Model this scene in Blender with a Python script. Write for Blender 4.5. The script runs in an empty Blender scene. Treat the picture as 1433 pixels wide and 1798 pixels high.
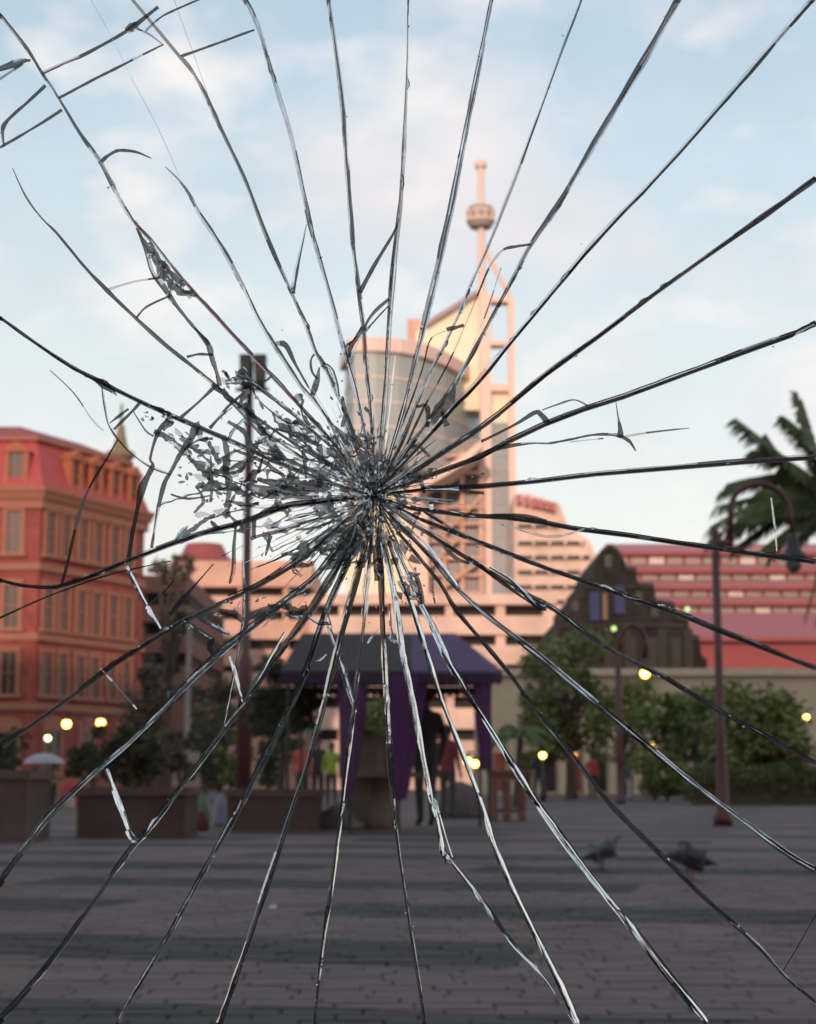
import bpy, bmesh, math, random
from mathutils import Vector, Matrix
random.seed(7)
R = math.radians
S = bpy.context.scene
C = S.collection

# ------------------------------------------------------------------ camera, sky, sun, exposure
FPX, CX, CY, HORIZON, CAMZ = 3000.0, 716.5, 899.0, 1375.0, 0.55      # focal length and frame in photograph pixels
PITCH = math.atan((HORIZON - CY) / FPX)
cam = bpy.data.cameras.new('camera'); cam_o = bpy.data.objects.new('camera', cam); C.objects.link(cam_o)
cam_o.location = (0, 0, CAMZ); cam_o.rotation_euler = (math.pi / 2 + PITCH, 0, 0)
cam.sensor_fit = 'VERTICAL'; cam.sensor_height = 36.0; cam.sensor_width = 36.0
cam.lens = FPX / 1798.0 * 36.0
cam.clip_start = 0.02; cam.clip_end = 5000
GLASS_Y = 0.45
cam.dof.use_dof = True; cam.dof.focus_distance = GLASS_Y * 1.008; cam.dof.aperture_fstop = 44.0; cam.dof.aperture_blades = 0
S.camera = cam_o
S.render.resolution_x, S.render.resolution_y = 816, 1024
S.view_settings.view_transform = 'Standard'; S.view_settings.look = 'None'
S.view_settings.exposure = 0.0; S.view_settings.gamma = 1.0; S.view_settings.use_curve_mapping = False
S.cycles.transparent_max_bounces = 32

SUN_EL, SUN_AZ = R(8.0), R(188.0)          # low evening sun behind the viewer
w = bpy.data.worlds.new('World'); S.world = w; w.use_nodes = True
nt = w.node_tree; nt.nodes.clear()
def N(t, **k):
    n = nt.nodes.new(t)
    for a, b in k.items(): setattr(n, a, b)
    return n
L = lambda a, b: nt.links.new(a, b)
out = N('ShaderNodeOutputWorld'); bg = N('ShaderNodeBackground'); bg.inputs[1].default_value = 0.12
sky = N('ShaderNodeTexSky'); sky.sky_type = 'NISHITA'; sky.sun_disc = False
sky.sun_elevation = SUN_EL; sky.sun_rotation = SUN_AZ; sky.air_density = 1.0; sky.dust_density = 1.2; sky.ozone_density = 1.6
tc = N('ShaderNodeTexCoord')
mp = N('ShaderNodeMapping'); mp.inputs['Scale'].default_value = (1.0, 1.0, 1.9); mp.inputs['Location'].default_value = (0.35, 0.1, 0.2)
L(tc.outputs['Generated'], mp.inputs[0])
n1 = N('ShaderNodeTexNoise'); n1.inputs['Scale'].default_value = 5.5; n1.inputs['Detail'].default_value = 5; n1.inputs['Roughness'].default_value = 0.5
L(mp.outputs[0], n1.inputs['Vector'])
r1 = N('ShaderNodeValToRGB'); r1.color_ramp.elements[0].position = 0.46; r1.color_ramp.elements[1].position = 0.68
L(n1.outputs['Fac'], r1.inputs[0])
n2 = N('ShaderNodeTexNoise'); n2.inputs['Scale'].default_value = 12; n2.inputs['Detail'].default_value = 3
L(mp.outputs[0], n2.inputs['Vector'])
r2 = N('ShaderNodeValToRGB'); r2.color_ramp.elements[0].position = 0.52; r2.color_ramp.elements[1].position = 0.78
L(n2.outputs['Fac'], r2.inputs[0])
sx = N('ShaderNodeSeparateXYZ'); L(tc.outputs['Generated'], sx.inputs[0])
hz = N('ShaderNodeMapRange'); hz.inputs[1].default_value = 0.0; hz.inputs[2].default_value = 0.48; hz.inputs[3].default_value = 0.95; hz.inputs[4].default_value = 0.0
L(sx.outputs['Z'], hz.inputs[0])
skl = N('ShaderNodeVectorMath', operation='MULTIPLY'); L(sky.outputs[0], skl.inputs[0]); skl.inputs[1].default_value = (2.6, 2.35, 2.05)
m0 = N('ShaderNodeMix', data_type='RGBA'); m0.inputs['Factor'].default_value = 0.42          # thin high haze over all of the sky
L(skl.outputs[0], m0.inputs['A']); m0.inputs['B'].default_value = (4.7, 6.0, 7.2, 1)
mA = N('ShaderNodeMix', data_type='RGBA'); L(hz.outputs[0], mA.inputs['Factor']); L(m0.outputs['Result'], mA.inputs['A']); mA.inputs['B'].default_value = (8.6, 7.9, 7.4, 1)
mB = N('ShaderNodeMix', data_type='RGBA'); L(r1.outputs[0], mB.inputs['Factor']); L(mA.outputs['Result'], mB.inputs['A']); mB.inputs['B'].default_value = (7.7, 7.2, 7.4, 1)
mC = N('ShaderNodeMix', data_type='RGBA'); L(r2.outputs[0], mC.inputs['Factor']); L(mB.outputs['Result'], mC.inputs['A']); mC.inputs['B'].default_value = (9.0, 8.3, 8.1, 1)
L(mC.outputs['Result'], bg.inputs[0]); L(bg.outputs[0], out.inputs[0])

sun = bpy.data.lights.new('sun', 'SUN'); sun_o = bpy.data.objects.new('sun', sun); C.objects.link(sun_o)
sun.energy = 2.7; sun.color = (1.0, 0.69, 0.53); sun.angle = R(0.6)
sdir = Vector((math.sin(SUN_AZ) * math.cos(SUN_EL), math.cos(SUN_AZ) * math.cos(SUN_EL), math.sin(SUN_EL)))
sun_o.rotation_euler = sdir.to_track_quat('Z', 'Y').to_euler()

# ------------------------------------------------------------------ helpers
def at(px, py, D):
    """the point at depth Y = D that shows at this place in the photograph"""
    u, v = px - CX, CY - py
    Y = FPX * math.cos(PITCH) - v * math.sin(PITCH); Z = FPX * math.sin(PITCH) + v * math.cos(PITCH)
    return Vector((u * D / Y, D, CAMZ + Z * D / Y))
def ground_at(px, py):
    u, v = px - CX, CY - py
    Y = FPX * math.cos(PITCH) - v * math.sin(PITCH); Z = FPX * math.sin(PITCH) + v * math.cos(PITCH)
    t = -CAMZ / Z
    return Vector((u * t, Y * t, 0))
_m = {}
def mat(name, col, rough=0.7, metal=0.0, var=0.12, scale=6.0, spec=0.4, bump=0.0, emit=None, es=0.0, second=None, world=False):
    if name in _m: return _m[name]
    m = bpy.data.materials.new(name); m.use_nodes = True; _m[name] = m
    t = m.node_tree; b = t.nodes['Principled BSDF']
    b.inputs['Roughness'].default_value = rough; b.inputs['Metallic'].default_value = metal; b.inputs['Specular IOR Level'].default_value = spec
    c = t.nodes.new('ShaderNodeTexCoord'); n = t.nodes.new('ShaderNodeTexNoise'); n.inputs['Scale'].default_value = scale; n.inputs['Detail'].default_value = 4
    if world:
        g = t.nodes.new('ShaderNodeNewGeometry'); t.links.new(g.outputs['Position'], n.inputs['Vector'])
    else: t.links.new(c.outputs['Object'], n.inputs['Vector'])
    mx = t.nodes.new('ShaderNodeMix'); mx.data_type = 'RGBA'
    s2 = second or tuple(min(1, x * (1 + var)) for x in col); s1 = col if second else tuple(x * (1 - var) for x in col)
    mx.inputs['A'].default_value = (*s1, 1); mx.inputs['B'].default_value = (*s2, 1)
    rp = t.nodes.new('ShaderNodeMapRange'); rp.inputs[1].default_value = 0.3; rp.inputs[2].default_value = 0.7
    t.links.new(n.outputs['Fac'], rp.inputs[0]); t.links.new(rp.outputs[0], mx.inputs['Factor'])
    t.links.new(mx.outputs['Result'], b.inputs['Base Color'])
    if bump:
        bp = t.nodes.new('ShaderNodeBump'); bp.inputs['Strength'].default_value = bump; t.links.new(n.outputs['Fac'], bp.inputs['Height']); t.links.new(bp.outputs[0], b.inputs['Normal'])
    if emit: b.inputs['Emission Color'].default_value = (*emit, 1); b.inputs['Emission Strength'].default_value = es
    return m
class MB:
    def __init__(s): s.v = []; s.f = []; s.mi = []
    def add(s, vs, fs, mi=0):
        o = len(s.v); s.v += [Vector(p) for p in vs]; s.f += [[i + o for i in q] for q in fs]; s.mi += [mi] * len(fs); return s
    def box(s, x0, x1, y0, y1, z0, z1, mi=0):
        vs = [(x, y, z) for z in (z0, z1) for y in (y0, y1) for x in (x0, x1)]
        return s.add(vs, [(0, 2, 3, 1), (4, 5, 7, 6), (0, 1, 5, 4), (2, 6, 7, 3), (0, 4, 6, 2), (1, 3, 7, 5)], mi)
    def prism(s, pts, d, mi=0):
        """polygon pts (3D, any plane) swept by vector d"""
        n = len(pts); d = Vector(d); a = [Vector(p) for p in pts]
        return s.add(a + [p + d for p in a], [list(range(n)), [2 * n - 1 - i for i in range(n)]] + [(i, i + n, (i + 1) % n + n, (i + 1) % n) for i in range(n)], mi)
    def tube(s, pts, rad, n=10, mi=0, cap=True):
        pts = [Vector(p) for p in pts]; k = len(pts)
        if not hasattr(rad, '__len__'): rad = [rad] * k
        rings = []; ref = Vector((0, 0, 1))
        for i, p in enumerate(pts):
            d = (pts[min(i + 1, k - 1)] - pts[max(i - 1, 0)]).normalized()
            if abs(d.dot(ref)) > 0.95: ref = Vector((0, 1, 0)) if abs(d.z) > 0.7 else Vector((0, 0, 1))
            a = d.cross(ref).normalized(); b = a.cross(d).normalized()
            rings.append([p + (a * math.cos(2 * math.pi * j / n) + b * math.sin(2 * math.pi * j / n)) * rad[i] for j in range(n)])
        fs = [(i * n + j, i * n + (j + 1) % n, (i + 1) * n + (j + 1) % n, (i + 1) * n + j) for i in range(k - 1) for j in range(n)]
        if cap: fs += [list(range(n))[::-1], list(range((k - 1) * n, k * n))]
        return s.add([p for r in rings for p in r], fs, mi)
    def lathe(s, prof, c=(0, 0, 0), n=16, mi=0):
        c = Vector(c); k = len(prof)
        vs = [c + Vector((r * math.cos(2 * math.pi * j / n), r * math.sin(2 * math.pi * j / n), z)) for r, z in prof for j in range(n)]
        fs = [(i * n + j, i * n + (j + 1) % n, (i + 1) * n + (j + 1) % n, (i + 1) * n + j) for i in range(k - 1) for j in range(n)]
        fs += [list(range(n))[::-1], list(range((k - 1) * n, k * n))]
        return s.add(vs, fs, mi)
    def sphere(s, c, r, n=12, mi=0, sz=1.0):
        k = max(6, n // 2 + 2)
        return s.lathe([(max(1e-4, r * math.sin(math.pi * i / k)), -r * sz * math.cos(math.pi * i / k)) for i in range(k + 1)], c, n, mi)
    def build(s, name, mats, parent=None, smooth=False, off=None):
        me = bpy.data.meshes.new(name); o0 = parent.matrix_basis.translation if parent else Vector((0, 0, 0))
        if parent and parent.parent: o0 = o0 + parent.parent.matrix_basis.translation
        if off is not None: o0 = Vector(off)
        me.from_pydata([p - o0 for p in s.v], [], s.f)
        for m in (mats if isinstance(mats, (list, tuple)) else [mats]): me.materials.append(m)
        me.polygons.foreach_set('material_index', s.mi)
        if smooth: me.polygons.foreach_set('use_smooth', [True] * len(s.f))
        me.update()
        o = bpy.data.objects.new(name, me); C.objects.link(o)
        if parent: o.parent = parent
        elif off is not None: o.location = o0
        return o
def tag(o, label=None, cat=None, group=None, kind=None):
    if label: o['label'] = label
    if cat: o['category'] = cat
    if group: o['group'] = group
    if kind: o['kind'] = kind
    return o
def thing(name, loc, label, cat, group=None):
    o = bpy.data.objects.new(name, None); C.objects.link(o); o.location = loc; o.empty_display_size = 0.2
    return tag(o, label, cat, group)

# ------------------------------------------------------------------ ground
def paving_material():
    m = bpy.data.materials.new('clay_paving'); m.use_nodes = True; t = m.node_tree; b = t.nodes['Principled BSDF']
    g = t.nodes.new('ShaderNodeNewGeometry')
    mp = t.nodes.new('ShaderNodeMapping'); mp.inputs['Rotation'].default_value = (0, 0, R(13)); mp.inputs['Location'].default_value = (0.4, 0.75, 0)
    t.links.new(g.outputs['Position'], mp.inputs[0])
    nw = t.nodes.new('ShaderNodeTexNoise'); nw.inputs['Scale'].default_value = 9; t.links.new(g.outputs['Position'], nw.inputs['Vector'])
    ck = t.nodes.new('ShaderNodeTexBrick'); ck.offset = 0.5; ck.inputs['Scale'].default_value = 0.34; ck.inputs['Mortar Size'].default_value = 0.17; ck.inputs['Mortar Smooth'].default_value = 0.02
    ck.inputs['Brick Width'].default_value = 1.5; ck.inputs['Row Height'].default_value = 0.62
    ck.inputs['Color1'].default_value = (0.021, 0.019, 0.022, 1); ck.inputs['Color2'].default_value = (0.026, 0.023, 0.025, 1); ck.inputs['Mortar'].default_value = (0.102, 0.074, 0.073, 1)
    t.links.new(mp.outputs[0], ck.inputs['Vector'])
    n = t.nodes.new('ShaderNodeTexNoise'); n.inputs['Scale'].default_value = 2.2; n.inputs['Detail'].default_value = 8; t.links.new(g.outputs['Position'], n.inputs['Vector'])
    mx = t.nodes.new('ShaderNodeMix'); mx.data_type = 'RGBA'; mx.blend_type = 'MULTIPLY'; mx.inputs['Factor'].default_value = 1
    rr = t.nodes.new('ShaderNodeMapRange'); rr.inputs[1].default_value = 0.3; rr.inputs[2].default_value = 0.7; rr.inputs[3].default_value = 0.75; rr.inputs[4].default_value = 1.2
    t.links.new(n.outputs['Fac'], rr.inputs[0]); t.links.new(ck.outputs['Color'], mx.inputs['A'])
    oi = t.nodes.new('ShaderNodeObjectInfo')
    t.links.new(rr.outputs[0], mx.inputs['B']); t.links.new(mx.outputs['Result'], b.inputs['Base Color'])
    b.inputs['Roughness'].default_value = 0.75; b.inputs['Specular IOR Level'].default_value = 0.3
    bp = t.nodes.new('ShaderNodeBump'); bp.inputs['Strength'].default_value = 0.25; bp.inputs['Distance'].default_value = 0.02
    n3 = t.nodes.new('ShaderNodeTexNoise'); n3.inputs['Scale'].default_value = 60; t.links.new(g.outputs['Position'], n3.inputs['Vector'])
    t.links.new(n3.outputs['Fac'], bp.inputs['Height']); t.links.new(bp.outputs[0], b.inputs['Normal'])
    return m
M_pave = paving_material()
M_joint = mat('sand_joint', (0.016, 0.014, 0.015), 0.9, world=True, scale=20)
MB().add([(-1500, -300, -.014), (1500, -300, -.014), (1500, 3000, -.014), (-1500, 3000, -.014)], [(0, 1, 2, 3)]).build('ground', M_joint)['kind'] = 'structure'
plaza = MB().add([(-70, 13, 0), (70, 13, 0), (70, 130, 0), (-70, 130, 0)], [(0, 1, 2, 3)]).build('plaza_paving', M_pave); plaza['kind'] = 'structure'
def paver_mesh(mb, cx, cy, dz=0.0, tilt=(0, 0)):
    a, b, e = 0.0982, 0.0482, 0.005
    lo = [(-a, -b), (a, -b), (a, b), (-a, b)]; hi = [(-a + e, -b + e), (a - e, -b + e), (a - e, b - e), (-a + e, b - e)]
    vs = [(cx + x, cy + y, -0.02) for x, y in lo] + [(cx + x, cy + y, -0.005 + dz + tilt[0] * x + tilt[1] * y) for x, y in lo] + [(cx + x, cy + y, dz + tilt[0] * x + tilt[1] * y) for x, y in hi]
    mb.add(vs, [(0, 1, 5, 4), (1, 2, 6, 5), (2, 3, 7, 6), (3, 0, 4, 7), (4, 5, 9, 8), (5, 6, 10, 9), (6, 7, 11, 10), (7, 4, 8, 11), (8, 9, 10, 11)])
spots = []
for j in range(int(10.6 / 0.1)):
    y = 2.6 + j * 0.1
    nx = int((0.27 * y + 0.5) / 0.2) + 1; shift = random.uniform(0, .2)
    for i in range(-nx, nx + 1):
        spots.append((i * 0.2 + shift, y))
def seen(p): return abs(p[0]) < 0.239 * p[1] + 0.05 and p[1] > 3.45
vis = sorted([p for p in spots if seen(p)], key=lambda p: p[1])
near = set(vis[:300])
pm = MB(); paver_mesh(pm, 0, 0); first = pm.build('paver', M_pave, plaza); pme = first.data
for k, (x, y) in enumerate(sorted(near, key=lambda p: (p[1], p[0]))):
    o = first if k == 0 else first.copy()
    if k: C.objects.link(o)
    o.location = (x, y, random.uniform(-.0025, .0025)); o.rotation_euler = (random.uniform(-.012, .012), random.uniform(-.008, .008), random.uniform(-.01, .01))
mb = MB()
for p in spots:
    if p not in near: paver_mesh(mb, p[0], p[1], random.uniform(-.0025, .0025), (random.uniform(-.012, .012), random.uniform(-.012, .012)))
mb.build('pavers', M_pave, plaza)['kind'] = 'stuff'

# ------------------------------------------------------------------ buildings
M_brick = mat('red_brick', (0.285, 0.064, 0.052), 0.8, var=0.24, scale=1.4)
M_tan = mat('tan_terracotta', (0.34, 0.14, 0.09), 0.75)
M_roofred = mat('red_roof_tile', (0.42, 0.075, 0.075), 0.65, var=0.1, scale=3)
M_roofdark = mat('weathered_roof_tile', (0.30, 0.075, 0.08), 0.7)
M_winglass = mat('dark_window_glass', (0.035, 0.035, 0.035), 0.15, spec=0.5)
M_peach = mat('peach_render', (0.74, 0.53, 0.44), 0.8, var=0.16, scale=0.4)
M_peach2 = mat('salmon_render', (0.66, 0.40, 0.31), 0.8, var=0.16, scale=0.4)
M_pink = mat('pink_painted_steel', (0.84, 0.60, 0.51), 0.6, var=0.05)
M_cream = mat('cream_render', (0.86, 0.80, 0.62), 0.8, var=0.05, scale=0.3)
M_greyclad = mat('grey_beige_cladding', (0.38, 0.41, 0.40), 0.45, var=0.05, scale=0.2)
M_towerglass = mat('grey_tower_glass', (0.16, 0.18, 0.20), 0.25, spec=0.6, var=0.2, scale=0.3)
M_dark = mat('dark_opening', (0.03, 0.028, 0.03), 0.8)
M_stone = mat('dark_weathered_stone', (0.019, 0.017, 0.016), 0.9, var=0.5, scale=0.9, bump=0.1)
M_mauve = mat('mauve_coping', (0.38, 0.28, 0.30), 0.7)

# --- red brick corner building on the left
def brick_building():
    D1 = 85.0
    A = at(55, 1375, D1); A.z = 0
    B = at(243, 1375, 93.0); B.z = 0
    root = thing('brick_building', A, 'red brick corner building with mansard roof and rows of tall windows', 'building')
    u = (B - A).normalized(); n = Vector((u.y, -u.x, 0))         # along the right-hand face, and out of it
    if n.y > 0: n = -n
    uL = Vector((-1, 0.03, 0)).normalized(); nL = Vector((-0.03, -1, 0)).normalized()
    Lr, Ll = (B - A).length, 58.0
    Cc, Dd = B + Vector((-8, 14, 0)), A + uL * Ll
    E = Dd + Vector((0, 22, 0))
    plan = [A, B, Cc, E, Dd]
    def grow(k):
        c = sum(plan, Vector()) / 5
        r = []
        for i, p in enumerate(plan):
            a = (p - plan[i - 1]).normalized(); b = (plan[(i + 1) % 5] - p).normalized()
            na = Vector((a.y, -a.x, 0)); nb = Vector((b.y, -b.x, 0))
            m = (na + nb); m = m / max(0.3, m.dot(na)); r.append(p + m * k)
        return r
    def ring(k0, z0, k1, z1):
        mb = MB(); a = [p + Vector((0, 0, z0)) for p in grow(k0)]; b = [p + Vector((0, 0, z1)) for p in grow(k1)]
        return mb.add(a + b, [[4, 3, 2, 1, 0], [5, 6, 7, 8, 9]] + [(i, (i + 1) % 5, (i + 1) % 5 + 5, i + 5) for i in range(5)])
    zc = at(55, 862, D1).z
    ring(0, 0, 0, zc).build('wall', M_brick, root)
    ring(.12, 0, .12, 1.0).build('plinth', M_tan, root)
    for y in (1240, 1118, 995):
        z = at(55, y, D1).z; ring(.16, z - .18, .16, z + .18).build('string_course', M_tan, root)
    mb = MB()
    for (k0, z0, k1, z1) in ((.2, zc - .9, .2, zc - .45), (.3, zc - .448, .45, zc - .05), (.5, zc - .048, .5, zc + .14)):
        q = ring(k0, z0, k1, z1); mb.add(q.v, q.f)
    mb.build('cornice', M_tan, root)
    zt = zc + 2.75
    rf = ring(.25, zc + .14, -.85, zt).build('roof', M_roofred, root)
    ring(-.6, zt, -.6, zt + .22).build('roof_trim', M_tan, rf)
    ring(-.8, zt + .22, -3.2, zt + 1.25).build('upper_roof', M_roofdark, rf)
    def win(base, d, nn, s, z0, z1, wd, arch=False, out=0.0):
        """one window: recessed dark glass, pale surround, sill, glazing bars"""
        c = base + d * s + nn * out
        def P(a, z, k): return c + d * a + nn * k + Vector((0, 0, z))
        def bar(mb, a0, a1, y0, y1, k0, k1):
            mb.add([P(a, z, k) for k in (k0, k1) for z in (y0, y1) for a in (a0, a1)], [(0, 1, 3, 2), (4, 6, 7, 5), (0, 4, 5, 1), (2, 3, 7, 6), (0, 2, 6, 4), (1, 5, 7, 3)])
        g = MB(); bar(g, -wd / 2, wd / 2, z0, z1, -.25, .02); o = g.build('window', M_winglass, root)
        f = MB(); e = .24
        bar(f, -wd / 2 - e, -wd / 2, z0, z1, -.05, .12); bar(f, wd / 2, wd / 2 + e, z0, z1, -.05, .12); bar(f, -wd / 2 - e, wd / 2 + e, z1, z1 + .3, -.05, .15)
        if arch:
            q = [P(math.cos(a) * (wd / 2 + e), z1 + .3 + math.sin(a) * .5, .1) for a in [math.pi * i / 8 for i in range(9)]]; f.prism(q, nn * -.2)
        f.build('window_surround', M_tan, o)
        f = MB(); bar(f, -wd / 2 - e - .1, wd / 2 + e + .1, z0 - .2, z0, -.05, .25); f.build('sill', M_tan, o)
        f = MB(); bar(f, -.03, .03, z0, z1, .021, .05); bar(f, -wd / 2, wd / 2, (z0 + z1) / 2, (z0 + z1) / 2 + .06, .022, .055); f.build('glazing_bar', M_tan, o)
    def s_of(px):                                                # distance along the right-hand face under this picture column
        k = (px - CX) / FPX * math.cos(PITCH)                    # near enough for a horizontal run
        return (k * A.y - A.x) / (u.x - k * u.y)
    rows = [(1220, 1148), (1105, 1031), (975, 903)]
    for (yb, yt) in rows:
        z0, z1 = at(72, yb, 86).z, at(72, yt, 86).z
        for px in (74, 102, 133, 160, 190, 216): win(A, u, n, s_of(px), z0, z1, .62)
        for i in range(16): win(A, uL, nL, 1.3 + i * 3.4, z0, z1, .68)
    for px in (88, 150, 211): win(A, u, n, s_of(px), 1.1, 3.1, 1.15, True)
    for i in range(16): win(A, uL, nL, 1.3 + i * 3.4, 1.0, 3.0, 1.1, True)
    for px in (116, 153, 189, 222): dormer(root, A + u * s_of(px), u, n, zc, .52)
    for i in range(16): dormer(root, A + uL * (1.3 + i * 3.4), uL, nL, zc, .7)
    # turret with a spire on the far side of the roof
    t = at(196, 1375, 103); t.z = 0; zt2 = at(196, 800, 103).z
    mb = MB(); mb.lathe([(.7, 14), (.7, zt2 - .2), (.9, zt2 - .1), (.9, zt2 + .15), (.5, zt2 + .4), (.3, zt2 + 1.2), (.22, zt2 + 1.8), (.10, zt2 + 2.0), (.08, zt2 + 3.2), (.02, zt2 + 3.3)], t, 12)
    mb.build('turret', mat('dull_bronze', (.22, .17, .10), .6), root, True)
    return root
def dormer(root, c, d, nn, zc, wd):
    def P(a, z, k): return c + d * a + nn * k + Vector((0, 0, z))
    def bar(mb, a0, a1, y0, y1, k0, k1):
        mb.add([P(a, z, k) for k in (k0, k1) for z in (y0, y1) for a in (a0, a1)], [(0, 1, 3, 2), (4, 6, 7, 5), (0, 4, 5, 1), (2, 3, 7, 6), (0, 2, 6, 4), (1, 5, 7, 3)])
    mb = MB(); h0, h1 = zc + .35, zc + 2.0
    bar(mb, -wd / 2 - .28, -wd / 2, h0, h1, -1.2, .12); bar(mb, wd / 2, wd / 2 + .28, h0, h1, -1.2, .12)
    mb.prism([P(-wd / 2 - .4, h1, .2), P(wd / 2 + .4, h1, .2), P(wd / 2 * .7, h1 + .4, .2), P(0, h1 + .55, .2), P(-wd / 2 * .7, h1 + .4, .2)], nn * -1.5)
    bar(mb, -wd / 2 - .3, wd / 2 + .3, h0 - .15, h0, -.4, .2)
    o = mb.build('dormer', mat('ochre_render', (.40, .125, .065), .75), root)
    g = MB(); bar(g, -wd / 2, wd / 2, h0, h1, -.3, 0); g.build('window', M_winglass, o)
    g = MB(); bar(g, -.025, .025, h0, h1, .001, .03); bar(g, -wd / 2, wd / 2, (h0 + h1) / 2, (h0 + h1) / 2 + .05, .002, .035); g.build('glazing_bar', M_tan, o)
brick_building()

# --- glass and steel tower in the middle
def px_prism(mb, pts, D, depth, mi=0): return mb.prism([at(x, y, D) for x, y in pts], (0, depth, 0), mi)
def tower():
    D = 250.0; base = at(760, 1375, D); base.z = 0
    root = thing('glass_tower', base, 'tall tower with curved grey front, pink steel frame and a mast with a drum', 'tower')
    Z = at(660, 600, 250).z
    plan = []
    for px, y in ((602, 606), (622, 600), (660, 600), (700, 603), (740, 611), (780, 627), (810, 645), (835, 668), (849, 696)):
        d = (Z - CAMZ) * 250 / (at(px, y, 250).z - CAMZ); p = at(px, y, d); plan.append(Vector((p.x, d, 0)))
    plan[0] = Vector((plan[0].x, 262, 0))
    zb = at(700, 815, 250).z
    def curve_wall(z0, z1, off, th, pl=plan):
        mb = MB(); nrm = []
        for i in range(len(pl)):
            t = (pl[min(i + 1, len(pl) - 1)] - pl[max(i - 1, 0)]).normalized(); nrm.append(Vector((t.y, -t.x, 0)))
        f = [p + n * off for p, n in zip(pl, nrm)]; b = [p + n * (off - th) for p, n in zip(pl, nrm)]
        k = len(pl); vs = [p + Vector((0, 0, z)) for z in (z0, z1) for p in f + b]
        fs = []
        for i in range(k - 1):
            fs += [(i, i + 1, i + 1 + 2 * k, i + 2 * k), (i + k + 1, i + k, i + 3 * k, i + 3 * k + 1), (i + 2 * k, i + 1 + 2 * k, i + 1 + 3 * k, i + 3 * k), (i + k, i + k + 1, i + 1, i)]
        fs += [(0, 2 * k, 3 * k, k), (k - 1, 2 * k - 1, 4 * k - 1, 3 * k - 1)]
        return mb.add(vs, fs)
    curve_wall(zb, Z - 1.6, 0, 6).build('curved_facade', M_greyclad, root)
    rim = curve_wall(Z - 1.6, Z + .5, .9, 7); rim.build('roof_rim', M_pink, root)
    z = Z - 5.4
    while z > zb:
        curve_wall(z - .12, z + .12, .15, .6).build('floor_line', M_pink, root); z -= 3.8
    # base below the drum: peach wall left, dark glass and pink lattice right
    def P(x0, x1, y0, y1, d, dep, name, m, par=None):
        a, b = at(x0, y1, d), at(x1, y0, d)
        return MB().box(a.x, b.x, d, d + dep, a.z, b.z).build(name, m, par or root)
    P(604, 716, 816, 1380, 262, 12, 'wall', M_cream)
    P(716, 752, 800, 1380, 258, 14, 'wall', M_pink)
    lat = P(752, 846, 770, 1380, 262, 10, 'glazing', mat('brown_tower_glass', (.10, .075, .07), .3, spec=.5))
    for x in (752, 780, 812, 845): P(x - 3.2, x + 3.2, 792, 1045, 260.6, .9, 'mullion', M_peach2, root)
    for y in range(800, 1050, 30): P(748, 850, y - 2.4, y + 2.4, 260.2, .9, 'transom', M_peach2, root)
    for k, (x0, x1, y0, y1) in enumerate(((755, 810, 995, 940), (782, 843, 935, 875), (782, 843, 1030, 985), (815, 845, 830, 803))):
        a, b = at(x0, y0, 260), at(x1, y1, 260); MB().tube([a, b], .28, 6).build('brace', M_peach2, root)
    # curved pink band sweeping under the grey facade
    mb = MB(); pts = [at(x, y, 249) for x, y in ((735, 842), (775, 822), (812, 800), (846, 772), (846, 786), (815, 815), (778, 838), (735, 860))]
    mb.prism(pts, (0, 9, 0)).build('sloping_band', M_pink, root)
    # cream fin wall with mauve sloping coping, frame, side glazing
    mb = MB(); px_prism(mb, [(730, 584), (748, 566), (840, 512), (862, 516), (862, 720), (730, 720)], 268, 6); mb.build('fin_wall', M_cream, root)
    mb = MB(); px_prism(mb, [(742, 568), (838, 508), (838, 517), (748, 573)], 266.5, 8); mb.build('coping', M_mauve, root)
    P(715, 740, 560, 600, 272, 5, 'roof_plant', M_peach2)
    P(848, 861, 515, 1380, 263, 3, 'frame_column', M_pink); P(894, 903, 522, 700, 263, 2, 'frame_column', M_pink); P(899, 905, 700.2, 1380, 263, 2, 'frame_column', M_pink)
    for y0, y1 in ((520, 530), (597, 606), (674, 686)): P(861.2, 893.8, y0, y1, 263.3, 2.4, 'frame_beam', M_pink)
    P(848, 893, 690, 742, 265, 5, 'panel', M_cream)
    P(861.5, 898.5, 742, 1380, 264, 9, 'side_glazing', M_towerglass)
    for y in range(770, 1040, 28): P(862, 898, y, y + 1.6, 263.8, .2, 'side_glazing_bar', M_greyclad)
    # mast
    mb = MB(); a, b = at(846, 520, 264), at(844, 288, 264); mb.tube([a, b], [.62, .5], 10); mast = mb.build('mast', M_pink, root)
    c = at(844, 290, 264); MB().lathe([(.3, -.6), (.9, -.5), (.95, .4), (.5, .9), (.1, 1.0)], c, 12).build('mast_cap', M_pink, mast, True)
    c = at(844, 381, 264); mb = MB(); mb.lathe([(.5, -2.0), (1.7, -1.8), (2.15, -1.1), (2.15, 1.2), (1.9, 1.6), (.5, 1.7)], c, 20); mb.build('drum', mat('grey_drum', (.36, .30, .26), .6), mast)
    mb = MB(); mb.lathe([(2.3, -.9), (2.3, -.6), (1.9, -.6), (1.9, -.9)], c, 20); mb.lathe([(2.3, .6), (2.3, .9), (1.9, .9), (1.9, .6)], c, 20)
    for j in range(10):
        a = j * math.pi / 5; mb.box(c.x + 2.2 * math.cos(a) - .12, c.x + 2.2 * math.cos(a) + .12, c.y + 2.2 * math.sin(a) - .12, c.y + 2.2 * math.sin(a) + .12, c.z - .6, c.z + .6)
    mb.build('drum_rail', M_pink, mast)
    mb = MB(); mb.tube([at(848, 432, 264), at(898, 524, 264)], .42, 8); mb.tube([at(848, 432, 264), at(848, 524, 264)], .3, 8); mb.build('stay', M_pink, mast)
    return root
tower()

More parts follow.
